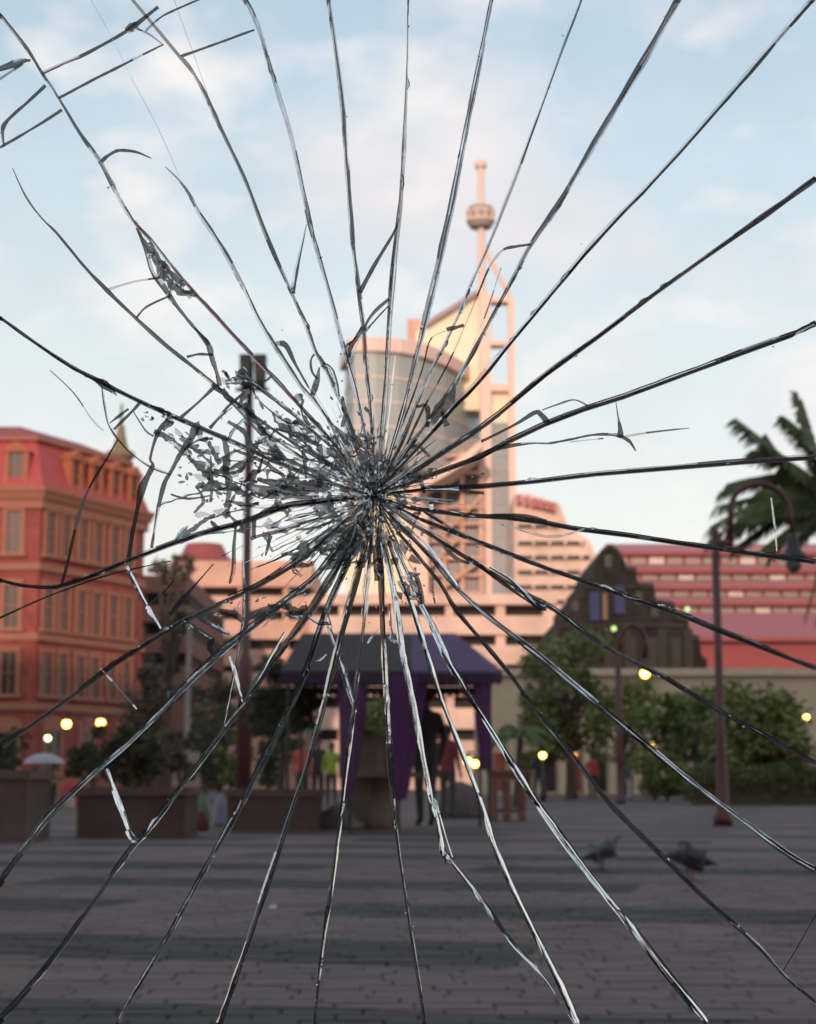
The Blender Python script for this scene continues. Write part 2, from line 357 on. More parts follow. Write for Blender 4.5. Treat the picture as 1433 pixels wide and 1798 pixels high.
# --- banded buildings behind the plaza
def slab_box(root, x0, x1, y0, y1, d, dep, name, m):
    a, b = at(x0, y1, d), at(x1, y0, d)
    return MB().box(a.x, b.x, d, d + dep, a.z, b.z).build(name, m, root)
def banded(name, label, cat, x0, x1, D, bands, m, floor_y, back, cols=()):
    b = at((x0 + x1) / 2, 1375, D); b.z = 0; root = thing(name, b, label, cat)
    a, c = at(x0, 1375, D), at(x1, 1375, D)
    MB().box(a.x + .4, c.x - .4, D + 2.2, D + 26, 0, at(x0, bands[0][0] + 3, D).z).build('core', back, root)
    for (t, bt) in bands: slab_box(root, x0, x1, t, bt, D, 25, 'parapet_band', m)
    for px in cols: slab_box(root, px - 7, px + 7, bands[0][1] + .5, 1385, D + .5, 1.5, 'column', m)
    return root
banded('parking_garage', 'peach parking garage with dark open decks at the foot of the tower', 'building', 545, 978, 150,
       [(1043, 1061), (1081, 1114), (1133, 1166), (1186, 1222), (1243, 1280), (1300, 1390)], M_peach, 0, M_dark, (600, 690, 790, 880, 965))
banded('terraced_building', 'peach building with dark rounded roof top behind the tall left lamp post', 'building', 312, 548, 160,
       [(985, 1030), (1046, 1072), (1088, 1122), (1140, 1168), (1180, 1210), (1225, 1390)], M_peach2, 0, M_dark, (350, 420, 500))
t = at(345, 985, 162); mb = MB(); mb.lathe([(3.2, -.5), (3.3, .6), (2.4, 1.2), (1.8, 2.4), (.4, 2.6)], t + Vector((0, 6, 0)), 18)
o = mb.build('roof_lantern', M_roofdark, bpy.data.objects['terraced_building'])
banded('brown_building', 'dull brown building in the gap between the brick building and the peach one', 'building', 225, 330, 125,
       [(1010, 1040), (1062, 1092), (1114, 1146), (1168, 1200), (1222, 1390)], mat('brown_render', (.22, .105, .08), .85, scale=.4), 0, M_dark, (250, 300))
def pink_block():
    D = 220; b = at(970, 1375, D); b.z = 0
    root = thing('pink_office_block', b, 'pale pink stepped office block between the tower and the dark gable', 'building')
    mb = MB(); px_prism(mb, [(903, 868), (925, 866), (982, 884), (998, 925), (1034, 948), (1046, 975), (1062, 1000), (1062, 1390), (903, 1390)], D, 18); mb.build('wall', M_peach, root)
    for y, xe in ((920, 985), (950, 1030), (975, 1040), (1001, 1052), (1027, 1056), (1053, 1058)):
        slab_box(root, 910, xe - 4, y, y + 7, D - .4, .5, 'window_band', M_winglass)
        for x in range(935, int(xe) - 8, 28): slab_box(root, x, x + 4, y - .5, y + 7.5, D - .7, .3, 'pilaster', M_peach)
    for x in (907, 921, 934, 945, 956, 967):
        s = slab_box(root, x, x + 9, 868 + (x - 905) * .22, 884 + (x - 905) * .22, D - 1.2, .8, 'sign_letter', mat('red_sign_face', (.42, .12, .13), .5))
    return root
pink_block()

def red_terraces():
    D = 150; b = at(1260, 1375, D); b.z = 0
    root = thing('red_roofed_terraces', b, 'long low building with stacked red roofs and window strips on the right', 'building')
    M_rr = mat('pink_red_roof_sheet', (.40, .15, .15), .5, var=.06, scale=.5); M_red = mat('red_painted_wall', (.29, .055, .062), .6, var=.06, scale=.5)
    M_lw = mat('pale_window_strip', (.34, .27, .24), .3)
    x0s = (1062, 1082, 1105, 1120, 1140)
    rows = [(955, 969, 990), (990, 1000, 1018), (1018, 1029, 1047), (1047, 1057, 1076)]
    for k, (yt, ym, yb) in enumerate(rows):
        d = D - k * 3.2; x0 = x0s[k]; x1 = 1620
        a0, a1 = at(x0, yt, d + 3), at(x1, yt, d + 3); c0, c1 = at(x0, ym, d), at(x1, ym, d)
        h = Vector((0, 0, .12)); up = Vector((0, 0, -.2))
        MB().prism([a0, a1, c1, c0], (0, .1, -.35)).build('roof_sheet', M_rr, root)
        e = MB(); e.box(c0.x, c1.x, d - .12, d + .2, c0.z - .32, c0.z + .02); e.build('fascia', M_red, root)
        zb = at(x0, yb, d).z
        MB().box(c0.x + .3, c1.x, d + .8, d + 16, zb - 1.5, c0.z - .2).build('storey', M_red, root)
        px = x0 + 14
        while px < 1430:
            wd = 26
            slab_box(root, px, px + wd, ym + 7, yb + 3, d + .6, .19, 'window', M_lw if (int(px) * 7 + k) % 5 else mat('bright_window', (.65, .60, .55), .3)); px += wd + 6
    d = D - 14
    a0, a1, c0, c1 = at(1140, 1076, d + 3), at(1620, 1076, d + 3), at(1205, 1117, d - 3), at(1620, 1117, d - 3)
    MB().prism([a0, a1, c1, c0], (0, .1, -.4)).build('roof_sheet', mat('dusky_red_roof', (.34, .10, .115), .5), root)
    a, b2 = at(1190, 1200, d - 2), at(1620, 1119, d - 2); MB().box(a.x, b2.x, d - 2, d + 12, 0, b2.z - .3).build('wall', M_red, root)
    return root
red_terraces()

def stone_gable():
    D = 110; b = at(1095, 1375, D); b.z = 0
    root = thing('stone_gable_building', b, 'dark weathered stone building with stepped curved gable and two blue banners', 'building')
    outl = [(946, 1390), (946, 1160), (960, 1140), (960, 1118), (982, 1112), (984, 1082), (1002, 1076), (1004, 1046), (1026, 1040), (1028, 1012), (1044, 1006), (1046, 984), (1058, 962), (1072, 954), (1086, 964), (1098, 986),
            (1100, 994), (1118, 996), (1120, 1022), (1148, 1024), (1152, 1052), (1184, 1056), (1188, 1078), (1208, 1082), (1212, 1112), (1228, 1116), (1232, 1150), (1242, 1156), (1242, 1390)]
    mb = MB(); px_prism(mb, outl, D, 14); mb.build('wall', M_stone, root)
    mb = MB()
    for (p, q) in zip(outl[2:-2], outl[3:-1]):
        a, c = at(p[0], p[1], D - .25), at(q[0], q[1], D - .25); mb.prism([a, c, c + Vector((0, 0, -.35)), a + Vector((0, 0, -.35))], (0, .6, 0))
    mb.build('coping', mat('grey_coping_stone', (.032, .029, .027), .9), root)
    for x0, x1, y0, y1 in ((1036, 1053, 1040, 1090), (1080, 1097, 1030, 1078)):
        slab_box(root, x0, x1, y0, y1, D - .5, .08, 'banner', mat('blue_banner', (.035, .042, .11), .8))
    slab_box(root, 1059, 1066, 1042, 1088, D - .4, .1, 'window', mat('amber_glass', (.16, .08, .045), .5))
    for y, x0, x1 in ((1030, 1024, 1118), (1098, 984, 1208), (1196, 946, 1242)): slab_box(root, x0, x1, y - 3, y + 3, D - .22, .4, 'string_course', mat('grey_coping_stone', (.032, .029, .027)))
    for x, y in ((1068, 985), (1010, 1062), (1122, 1050), (1150, 1072)): slab_box(root, x - 6, x + 6, y - 11, y + 11, D - .1, .3, 'window', M_winglass)
    for x in (975, 1035, 1070, 1105, 1165, 1212): slab_box(root, x - 4, x + 4, 1104, 1386, D - .3, .5, 'pilaster', mat('brown_stone', (.035, .030, .026), .9))
    for x in (985, 1020, 1060, 1100, 1140, 1180): slab_box(root, x, x + 16, 1120, 1185, D - .1, .3, 'window', M_winglass)
    return root
stone_gable()

def arcade():
    D = 82; b = at(1150, 1375, D); b.z = 0
    root = thing('cream_arcade', b, 'low cream building with dark doorways behind the shrubs', 'building')
    a, c = at(845, 1375, D), at(1620, 1375, D); zt = at(1300, 1187, D).z
    MB().box(a.x, c.x, D, D + 8, 0, zt).build('wall', mat('cream_stucco', (.50, .40, .29), .8, scale=.5), root)
    MB().box(a.x - .2, c.x, D - .3, D + 8.2, zt + .003, zt + .35).build('parapet', mat('pale_coping', (.52, .43, .33), .8), root)
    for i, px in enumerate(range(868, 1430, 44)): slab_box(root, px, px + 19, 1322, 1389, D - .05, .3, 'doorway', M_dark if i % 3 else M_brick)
    for px in range(880, 1430, 44): slab_box(root, px + 14, px + 24, 1292, 1395, D - .5, .4, 'pilaster', mat('cream_stucco', (.62, .47, .33)))
    return root
arcade()
# unseen block, added behind the viewpoint to keep the plaza in evening shade
bl = thing('added_shade_block', (0, -80, 0), 'plain brick block added unseen behind the viewpoint to shade the plaza', 'building')
MB().box(-130, 130, -98, -80, 0, 29.5).build('wall', M_brick, bl); MB().box(-130.5, 130.5, -98.5, -79.5, 29.505, 30.3).build('parapet', M_tan, bl)
for z in (1.2, 5.2, 9.2, 13.2):
    for x in range(-12, 13, 3): MB().box(x - .6, x + .6, -80.05, -79.9, z, z + 2.2).build('window', M_winglass, bl)

# ------------------------------------------------------------------ vegetation
def leaf_mat(name, c, c2):
    m = mat(name, c, .6, scale=1.2, second=c2, spec=.25); return m
M_bark = mat('bark', (.07, .05, .035), .9, scale=8)
LEAF = {'hedge': leaf_mat('hedge_leaves', (.05, .085, .02), (.10, .14, .04)), 'dark': leaf_mat('dark_leaves', (.026, .036, .014), (.055, .07, .025)), 'mid': leaf_mat('mid_green_leaves', (.10, .13, .035), (.20, .23, .08)),
        'dry': leaf_mat('brown_green_leaves', (.075, .062, .045), (.15, .12, .09)), 'palm': leaf_mat('palm_leaves', (.065, .095, .035), (.13, .17, .065)), 'lime': leaf_mat('fresh_leaves', (.09, .13, .03), (.18, .23, .07))}
def leaves(mb, c, rad, n, size, rng, shell=.45):
    for _ in range(n):
        d = Vector((rng.gauss(0, 1), rng.gauss(0, 1), rng.gauss(0, 1))).normalized() * (shell + (1 - shell) * rng.random())
        p = Vector(c) + Vector((d.x * rad[0], d.y * rad[1], d.z * rad[2]))
        a = Vector((rng.gauss(0, 1), rng.gauss(0, 1), rng.gauss(0, .6))).normalized(); b = a.orthogonal().normalized()
        b = (Matrix.Rotation(rng.random() * 6.28, 3, a) @ b); s = size * rng.uniform(.6, 1.3)
        mb.add([p - a * s, p + b * s * .4, p + a * s, p - b * s * .4], [(0, 1, 2, 3)])
def tree(name, label, px, py_base, D, h, w_, leaf, seed, trunk_h=.35, cat='tree', group=None, clumps=16, per=150, size=.14, z0=0.0, lean=0):
    rng = random.Random(seed); b = at(px, HORIZON, D); b.z = z0
    root = thing(name, b, label, cat, group)
    tr = MB(); th = h * trunk_h
    tr.tube([b, b + Vector((.03, 0, th * .5)), b + Vector((lean, 0, th)), b + Vector((lean, 0, h * .75))], [h * .028, h * .022, h * .018, h * .006], 8)
    cr = MB()
    for k in range(clumps):
        a = rng.random() * 6.28; rr = math.sqrt(rng.random()) * w_ * .5 * .78; z = th + (h - th) * rng.uniform(.08, .93)
        sh = 1 - .5 * abs((z - th) / (h - th) - .45)
        c = b + Vector((lean + rr * math.cos(a) * sh, rr * math.sin(a) * sh, z))
        tr.tube([b + Vector((lean * .8, 0, th * .8 + (z - th) * .3)), c], [h * .01, h * .003], 5)
        q = w_ * rng.uniform(.12, .22); leaves(cr, c, (q, q, q * .8), per, size, rng)
    tr.build('trunk', M_bark, root); cr.build('crown', LEAF[leaf], root)
    return root
tree('tree', 'wispy brown-green tree beside the red brick building', 288, 0, 75, 11.6, 2.8, 'dry', 3, .3, clumps=16, per=55, size=.2)
tree('tree', 'dark bushy tree in front of the peach terraced building, low behind the pale pole', 262, 0, 68, 5.4, 3.6, 'dry', 4, .2, clumps=16, per=110, size=.16)
tree('tree', 'dark spreading tree behind the pale pole and planters', 358, 0, 62, 4.2, 3.0, 'dark', 14, .2, clumps=14, per=90, size=.15)
tree('tree', 'tall olive tree in front of the dark stone gable', 1000, 0, 58, 5.6, 4.2, 'mid', 5, .3, clumps=30, per=150, size=.14)
tree('tree', 'olive tree with thin crown right of the lit hanging lamp', 1095, 0, 66, 4.6, 3.6, 'mid', 6, .3, clumps=14, per=120, size=.14)
tree('tree', 'bright green leafy tree left of the front red lamp post', 1205, 0, 58, 4.3, 3.8, 'lime', 7, .3, clumps=24, per=150, size=.14)
tree('tree', 'dense green tree above the hedge at the right edge', 1345, 0, 50, 3.15, 4.2, 'mid', 8, .2, clumps=30, per=170, size=.13)
tree('tree', 'thin green tree against the red roofs beside the front lamp post', 1285, 0, 62, 3.9, 2.4, 'lime', 9, .3, clumps=10, per=110, size=.13)
tree('bush', 'round dark bush below the twin globe lamps', 165, 0, 55, 2.4, 2.0, 'dark', 10, .1, 'bush', clumps=12, per=90, size=.12)
tree('bush', 'small round clipped tree left of the tall lamp post', 315, 0, 45, 2.0, 1.2, 'dry', 11, .3, 'bush', clumps=10, per=120, size=.09)
tree('bush', 'light green round bush right of the tall lamp post foot', 405, 0, 45, 1.9, 1.2, 'lime', 12, .25, 'bush', clumps=10, per=120, size=.09)
tree('bush', 'broad dark shrub mass left of the tall lamp post, before the peach building', 385, 0, 58, 3.4, 2.8, 'dark', 41, .1, 'bush', clumps=16, per=90, size=.13)
tree('bush', 'dark shrub behind the planter tree, left of the stall', 470, 0, 52, 2.8, 2.4, 'dark', 42, .1, 'bush', clumps=14, per=90, size=.12)
tree('bush', 'green shrub seen through the stall between its curtains', 655, 0, 52, 3.2, 2.4, 'mid', 43, .1, 'bush', clumps=18, per=140, size=.12)
tree('tree', 'dark leafy tree filling the gap left of the olive tree', 955, 0, 66, 4.2, 2.2, 'mid', 44, .2, clumps=20, per=140, size=.13)
tree('bush', 'dense shrub under the bright green tree left of the front lamp post', 1170, 0, 54, 1.9, 2.4, 'mid', 45, .1, 'bush', clumps=16, per=140, size=.11)
# hedge
rng = random.Random(21); hd = thing('hedge', ground_at(1330, 1414), 'low dark green hedge at the right edge behind the lamp post', 'hedge')
g = ground_at(1330, 1414); mb = MB(); x0, x1 = at(1215, 1400, g.y).x, at(1560, 1400, g.y).x
mb.box(x0 + .1, x1 - .1, g.y + .15, g.y + .8, 0, .85)
hd_core = mb.build('branches', M_bark, hd); mb = MB()
for i in range(26):
    xx = x0 + (x1 - x0) * (i + .5) / 26; leaves(mb, (xx, g.y + .45, .55), (.3, .5, .5), 220, .07, rng, .7)
mb.build('foliage', LEAF['hedge'], hd)
# palms
def frond(root, base, mid, tip, name='frond', n=64, ll=.74, seed=0, droop=.85):
    rng = random.Random(seed); base, mid, tip = Vector(base), Vector(mid), Vector(tip); mb = MB()
    def B(t): return base * (1 - t) ** 2 + mid * 2 * t * (1 - t) + tip * t * t
    mb.tube([B(i / 12) for i in range(13)], [.028 * (1 - i / 14) for i in range(13)], 6)
    for i in range(n):
        t = .1 + .9 * i / n; p = B(t); d = (B(min(1, t + .02)) - B(t - .02)).normalized(); s = d.cross(Vector((0, 0, 1))).normalized()
        l = ll * (1.0 - .55 * abs(t - .45)) * rng.uniform(.85, 1.1)
        for sg in (-1, 1):
            e = p + (s * sg * .62 + d * .6 + Vector((0, 0, -droop * rng.uniform(.6, 1.3)))).normalized() * l
            m_ = p.lerp(e, .45) + Vector((0, 0, .05 * l)); wv = d * .031
            mb.add([p - wv, p + wv, m_ + wv, e, m_ - wv], [(0, 1, 2, 3, 4)])
    return mb.build(name, LEAF['palm'], root)
def palm():
    D = 34; b = at(1470, HORIZON, D); b.z = 0; hub = at(1456, 880, D)
    root = thing('palm_tree', b, 'tall palm with drooping fronds reaching in at the right edge', 'palm')
    mb = MB(); mb.tube([b, b.lerp(hub, .5) + Vector((.1, 0, 0)), hub], [.24, .17, .14], 12); mb.build('trunk', M_bark, root)
    tg = [((1420, 830), (1290, 733)), ((1400, 850), (1345, 762)), ((1440, 800), (1408, 700)), ((1400, 830), (1246, 925)), ((1400, 880), (1300, 905)), ((1420, 760), (1400, 688)), ((1420, 930), (1385, 955)), ((1450, 920), (1400, 905)), ((1410, 800), (1320, 790)), ((1400, 810), (1275, 850)), ((1390, 860), (1265, 950)), ((1440, 850), (1330, 860)), ((1450, 780), (1375, 730)), ((1420, 840), (1255, 890)), ((1390, 845), (1242, 950)), ((1405, 870), (1285, 965)), ((1410, 790), (1262, 865)), ((1400, 900), (1350, 975)), ((1420, 900), (1340, 960))]
    for i, (m_, t_) in enumerate(tg):
        yo = random.uniform(-.6, .6); frond(root, hub, at(m_[0], m_[1], D + yo * .5), at(t_[0], t_[1], D + yo), seed=i, ll=.55 if i != 3 else .6)
    for i in range(8):
        a = i * .8 - 1.2; r = 1.5; t_ = hub + Vector((abs(r * math.cos(a)) + .2, r * math.sin(a), random.uniform(-.8, .8))); frond(root, hub, hub.lerp(t_, .5) + Vector((0, 0, .7)), t_, seed=20 + i)
    # dead fronds hanging below the crown
    for i, (x, y) in enumerate(((1412, 1085), (1432, 1095), (1450, 1100))):
        frond(root, hub, at(x + 40, 960, D), at(x, y, D + .2 * i), 'dead_frond', 26, .42, 40 + i, 1.2).data.materials[0] = mat('dead_palm', (.10, .07, .04), .8, second=(.18, .13, .08))
palm()
def small_palm():
    D = 40; b = at(905, HORIZON, D); b.z = 0; hub = at(915, 1290, D)
    root = thing('small_palm', b, 'small young palm between the purple stall and the olive tree', 'palm')
    MB().tube([b, hub], [.09, .06], 10).build('trunk', M_bark, root)
    for i in range(11):
        a = i * 2 * math.pi / 11; t_ = hub + Vector((.75 * math.cos(a), .75 * math.sin(a), random.uniform(-.35, .15))); frond(root, hub, hub.lerp(t_, .5) + Vector((0, 0, .38)), t_, seed=60 + i, n=22, ll=.26)
small_palm()

# ------------------------------------------------------------------ lamps
M_redpost = mat('dark_red_paint', (.075, .012, .014), .45, spec=.5)
M_blk = mat('black_iron', (.02, .02, .02), .5)
M_bulb = mat('warm_lit_globe', (.8, .6, .3), .5, emit=(1, .58, .12), es=9)
M_bulbw = mat('white_lit_globe', (.8, .8, .6), .5, emit=(1, .85, .45), es=5)
M_bulbg = mat('green_lit_lamp', (.5, .8, .4), .5, emit=(.55, .9, .25), es=1.0)
def arch_lamp(px, py, post_y, arch, label, lit, D=None, tk=1.0):
    """arch: picture places of leg foot, leg top, crown, far shoulder, lamp"""
    b = ground_at(px, py)
    if D: b = at(px, HORIZON, D); b.z = 0
    d = b.y; root = thing('street_lamp', b, label, 'street lamp', 'dark red arched street lamps'); zt = at(px, post_y, d).z
    mb = MB(); mb.lathe([(.13, 0), (.13, .12), (.085, .18), (.07, .9), (.055 * tk, 1.0), (.055 * tk, zt)], b, 12); mb.build('post', M_redpost, root, True)
    (fx, fy), (lx, ly), (cx, cy), (sx_, sy), (ex, ey) = arch
    F, Lg, Cn, Sh, E = (at(x, y, d) for x, y in arch)
    if abs(F.x - b.x) > .04: MB().tube([Vector((b.x, d, F.z + .06)), Vector((F.x, d, F.z + .06))], .05, 8).build('bracket', M_redpost, root)
    w2 = (Sh.x - Lg.x) / 2; mid = (Sh.x + Lg.x) / 2; pts = [F, Lg] + [Vector((mid - w2 * math.cos(math.pi * i / 14), d, (Lg.z if i < 7 else Sh.z) + (Cn.z - (Lg.z if i < 7 else Sh.z)) * math.sin(math.pi * i / 14))) for i in range(1, 14)] + [Sh, E]
    MB().tube(pts, .04 * tk, 8).build('arch', M_redpost, root, True)
    MB().lathe([(.04, .02), (.07, -.04), (.09, -.20), (.20, -.30), (.22, -.33), (.05, -.33)], E, 14).build('lamp_shade', M_blk if not lit else M_redpost, root, True)
    MB().sphere(E + Vector((0, 0, -.41)), .11 if not lit else .12, 14).build('bulb', M_bulb if lit else mat('unlit_bulb', (.12, .11, .10), .3), root, True)
arch_lamp(1270, 1450, 930, ((1283, 962), (1283, 895), (1335, 850), (1386, 900), (1392, 938)), 'front dark red lamp post with arched top and unlit hanging lamp', False)
arch_lamp(1089, 1412, 1140, ((1089, 1142), (1089, 1128), (1111, 1098), (1134, 1128), (1132, 1156)), 'dark red arched lamp with lit yellow lamp in front of the stone gable', True, 46, 1.5)
def globe_lamp(px, py, D, heads, label, h_px=0, group='small lit globe lamps across the plaza', post=M_blk, rad=.14, bulb=None):
    b = at(px, HORIZON, D); b.z = 0; root = thing('globe_lamp', b, label, 'street lamp', group)
    top = max(at(px, hy, D).z for _, hy in heads)
    MB().lathe([(.09, 0), (.07, .3), (.04, .4), (.035, top - .15 if len(heads) == 1 else top + .15)], b, 8).build('post', post, root, True)
    for hx, hy in heads:
        c = at(hx, hy, D)
        if abs(hx - px) > 4: MB().tube([Vector((b.x, D, c.z + rad + .12)), Vector((c.x, D, c.z + rad + .12)), Vector((c.x, D, c.z + rad - .02))], .03, 8).build('arm', post, root)
        o = MB().sphere(c, rad, 14).build('globe', bulb or M_bulb, root, True)
        MB().lathe([(rad * .7, 0), (rad * .75, .05), (.03, .11)], c + Vector((0, 0, rad * .75)), 12).build('cap', M_blk, o, True)
    return root
globe_lamp(145, 0, 60, [(117, 1271), (177, 1269)], 'twin globe lamp on a red post before the brick building', post=M_redpost, rad=.15)
globe_lamp(84, 0, 72, [(84, 1296)], 'pale white globe lamp at the arched ground floor window of the brick building', rad=.13, bulb=M_bulbw)
globe_lamp(526, 0, 42, [(526, 1265)], 'single yellow globe lamp left of the purple stall', rad=.105)
globe_lamp(833, 0, 46, [(834, 1341), (821, 1336)], 'low pair of yellow globe lamps just right of the purple stall', rad=.10)
globe_lamp(953, 0, 52, [(953, 1326)], 'yellow globe lamp left of the olive tree trunk', rad=.10)
globe_lamp(1149, 0, 60, [(1149, 1307)], 'yellow globe lamp low behind the arched lamp', rad=.09)
globe_lamp(1416, 0, 62, [(1416, 1259)], 'faint yellow globe lamp in the foliage at the right edge', rad=.10, post=M_redpost)
globe_lamp(1010, 0, 60, [(1010, 1325)], 'faint orange globe lamp among the trunks under the olive tree', rad=.08, bulb=mat('dim_globe', (.6, .3, .1), .5, emit=(1, .4, .08), es=1.6))
for (x, y, d, lb) in ((1207, 1070, 109.4, 'greenish floodlight at the right shoulder of the stone gable'), (1078, 1104, 109.4, 'faint green floodlight on the front of the stone gable')):
    c = at(x, y, d); r = thing('floodlight', c, lb, 'lamp', 'green floodlights on the stone gable')
    MB().box(c.x - .12, c.x + .12, d + .1, d + .55, c.z - .1, c.z + .1).build('bracket', M_blk, r); MB().sphere(c, .17, 12).build('lens', M_bulbg, r, True)
# tall post with flood lamp heads
def tall_lamp():
    D = 30; b = at(428, HORIZON, D); b.z = 0; top = at(437, 625, D).z
    root = thing('tall_lamp_post', b, 'tall dark red post with two grey box lamp heads left of the impact', 'street lamp')
    MB().lathe([(.13, 0), (.13, 2.6), (.12, 2.7), (.075, 2.8), (.065, top - .1)], b, 12).build('post', M_redpost, root, True)
    for s in (-1, 1):
        c = b + Vector((s * .13 + .06, 0, top - .28)); h = MB(); h.prism([c + Vector((-.09, -.12, -.28)), c + Vector((.09, -.12, -.28)), c + Vector((.11, -.14, .28)), c + Vector((-.11, -.14, .28))], (0, .26, 0))
        o = h.build('lamp_head', mat('grey_green_enamel', (.06, .07, .05), .5), root); MB().box(c.x - .07, c.x + .07, c.y - .15, c.y - .141, c.z - .2, c.z + .2).build('lens', mat('dull_lens', (.09, .09, .08), .3), o)
    MB().tube([b + Vector((-.25, 0, top - .62)), b + Vector((.35, 0, top - .62))], .035, 8).build('crossbar', M_redpost, root)
tall_lamp()
b = at(327, HORIZON, 48); b.z = 0; r = thing('pale_pole', b, 'thin pale grey pole behind the left planters', 'pole')
MB().lathe([(.10, 0), (.08, .2), (.075, 4.9), (.09, 4.95), (.02, 5.05)], b, 10).build('shaft', mat('pale_grey_paint', (.30, .25, .25), .6), r, True)
MB().box(b.x - .35, b.x + .35, b.y - .25, b.y + .25, 0, 1.4).build('plinth', mat('pale_concrete', (.28, .22, .19), .9), r)

# ------------------------------------------------------------------ planters, stall and goods
M_planter = mat('brown_brick_planter', (.085, .045, .038), .85, var=.2, scale=5); M_soil = mat('soil', (.03, .022, .017), .95)
def planter(x0, x1, yt, yb, label, dep=1.1):
    g = ground_at((x0 + x1) / 2, yb); D = g.y; a, c = at(x0, yb, D), at(x1, yb, D); zt = at(x0, yt, D).z
    root = thing('planter', Vector((g.x, D, 0)), label, 'planter', 'brown brick planters along the plaza edge')
    MB().box(a.x, c.x, D, D + dep, 0, zt - .09).build('wall', M_planter, root)
    mb = MB(); e = .03; t = .14
    mb.box(a.x - e, c.x + e, D - e, D + t, zt - .088, zt); mb.box(a.x - e, c.x + e, D + dep - t, D + dep + e, zt - .088, zt); mb.box(a.x - e, a.x + t, D + t + .002, D + dep - t - .002, zt - .088, zt); mb.box(c.x - t, c.x + e, D + t + .002, D + dep - t - .002, zt - .088, zt)
    mb.build('rim', mat('planter_rim', (.10, .06, .05), .8), root); MB().box(a.x + t + .002, c.x - t - .002, D + t + .004, D + dep - t - .004, zt - .085, zt - .04).build('soil', M_soil, root)
    return root, D, zt
_, Dp, zp = planter(134, 324, 1382, 1471, 'wide brown brick planter holding a dark bush')
tree('bush', 'dark green bush growing in the wide brown planter', 246, 0, Dp + .55, .62, 1.0, 'dark', 31, .15, 'bush', clumps=16, per=130, size=.045, z0=zp - .05)
_, Dp, zp = planter(398, 557, 1386, 1459, 'brown brick planter with a small tree near the purple stall')
tree('tree', 'small dark tree in the planter just left of the purple stall', 492, 0, Dp + .55, 1.62, 1.05, 'dark', 32, .45, clumps=20, per=150, size=.05, z0=zp - .05)
_, Dp, zp = planter(-150, 44, 1352, 1480, 'brown brick planter cut off by the left edge')
tree('bush', 'low shrub in the planter at the left edge', -10, 0, Dp + .55, .35, .9, 'dark', 33, .1, 'bush', clumps=10, per=110, size=.045, z0=zp - .05)

M_purple = mat('purple_canvas', (.085, .052, .12), .8, var=.15, scale=2); M_purple_l = mat('violet_curtain', (.075, .02, .085), .85, var=.2, scale=3); M_greycan = mat('grey_brown_canvas', (.032, .027, .030), .85)
def stall():
    g = ground_at(690, 1462); D = g.y; root = thing('market_stall', g, 'market stall with purple and grey canopy and purple curtains', 'stall')
    def X(px, d=D): return at(px, 1200, d).x
    dep = 2.6; z_e = at(700, 1178, D).z; z_r = at(700, 1112, D + dep / 2).z; z_v = at(700, 1198, D).z
    x0, xm, x1 = X(492), X(722), X(882); xr = X(800, D + dep / 2); xl = X(530, D + dep / 2); xmr = X(722, D + dep / 2); yr = D + dep / 2
    def sheet(pts, name, m): return MB().prism(pts, (0, .0, -.03)).build(name, m, root)
    sheet([(x0, D, z_e), (xm, D, z_e), (xmr, yr, z_r), (xl, yr, z_r)], 'canopy_panel', M_greycan)
    sheet([(xm + .004, D, z_e), (x1, D, z_e), (xr, yr, z_r), (xmr + .004, yr, z_r)], 'canopy_panel', M_purple)
    sheet([(x0, D + dep, z_e), (x1, D + dep, z_e), (xr, yr + .01, z_r), (xl, yr + .01, z_r)], 'canopy_panel', M_greycan)
    sheet([(x1, D + .01, z_e), (x1, D + dep, z_e), (xr + .005, yr, z_r)], 'canopy_panel', M_purple); sheet([(x0, D + .01, z_e), (x0, D + dep, z_e), (xl - .005, yr, z_r)], 'canopy_panel', M_greycan)
    k = 26                                                           # hanging valance with scallops
    for (xa, xb, y) in ((x0, x1, D - .012), (x0, x1, D + dep + .012)):
        mb = MB()
        for i in range(k):
            a = xa + (xb - xa) * i / k; b2 = xa + (xb - xa) * (i + 1) / k; y_ = y + .015 * math.sin(i * 1.9)
            mb.prism([(a, y_, z_e - .035), (b2, y_, z_e - .035), (b2, y_, z_v), ((a + b2) / 2, y_, z_v - .035), (a, y_, z_v)], (0, .008, 0))
        mb.build('valance', mat('dark_purple_canvas', (.035, .018, .05), .85), root)
    for px in (506, 616, 700, 858): 
        xx = X(px)
        for y in (D + .06, D + dep - .06):
            if px in (616, 700) and y > D + 1: continue
            MB().lathe([(.025, 0), (.02, .1), (.02, z_e - .02)], (xx, y, 0), 8).build('leg', M_blk, root)
    def curtain(px, yb, wt, wb, seed, yo=0.0):
        rng = random.Random(seed); xx = X(px); zt, zb = z_e - .05, at(px, yb, D).z; rows = 10; cols = 14; vs = []; fs = []
        for r_ in range(rows + 1):
            t = r_ / rows; wd = wt * (1 - t) ** .7 + wb * (1 - (1 - t) ** .7); z = zt + (zb - zt) * t
            for c_ in range(cols * 2):
                s = c_ / (cols * 2); a = 2 * math.pi * s; rr = 1 + .22 * math.sin(a * 6 + seed + t)
                vs.append((xx + wd / 2 * math.cos(a) * rr + .03 * math.sin(t * 3 + seed), D + .07 + yo + wd * .3 * math.sin(a) * rr, z))
        n2 = cols * 2
        for r_ in range(rows):
            for c_ in range(n2): fs.append((r_ * n2 + c_, r_ * n2 + (c_ + 1) % n2, (r_ + 1) * n2 + (c_ + 1) % n2, (r_ + 1) * n2 + c_))
        MB().add(vs, fs).build('curtain', M_purple_l, root, True)
    curtain(614, 1402, .30, .10, 1); curtain(708, 1405, .46, .10, 2); curtain(852, 1352, .20, .12, 4)
    # counter with a white cloth under the canopy
    MB().box(X(602), X(742), D + .9, D + 1.6, .62, .68).build('counter', mat('counter_wood', (.16, .12, .10), .7), root)
    return D, X
Dst, XS = stall()
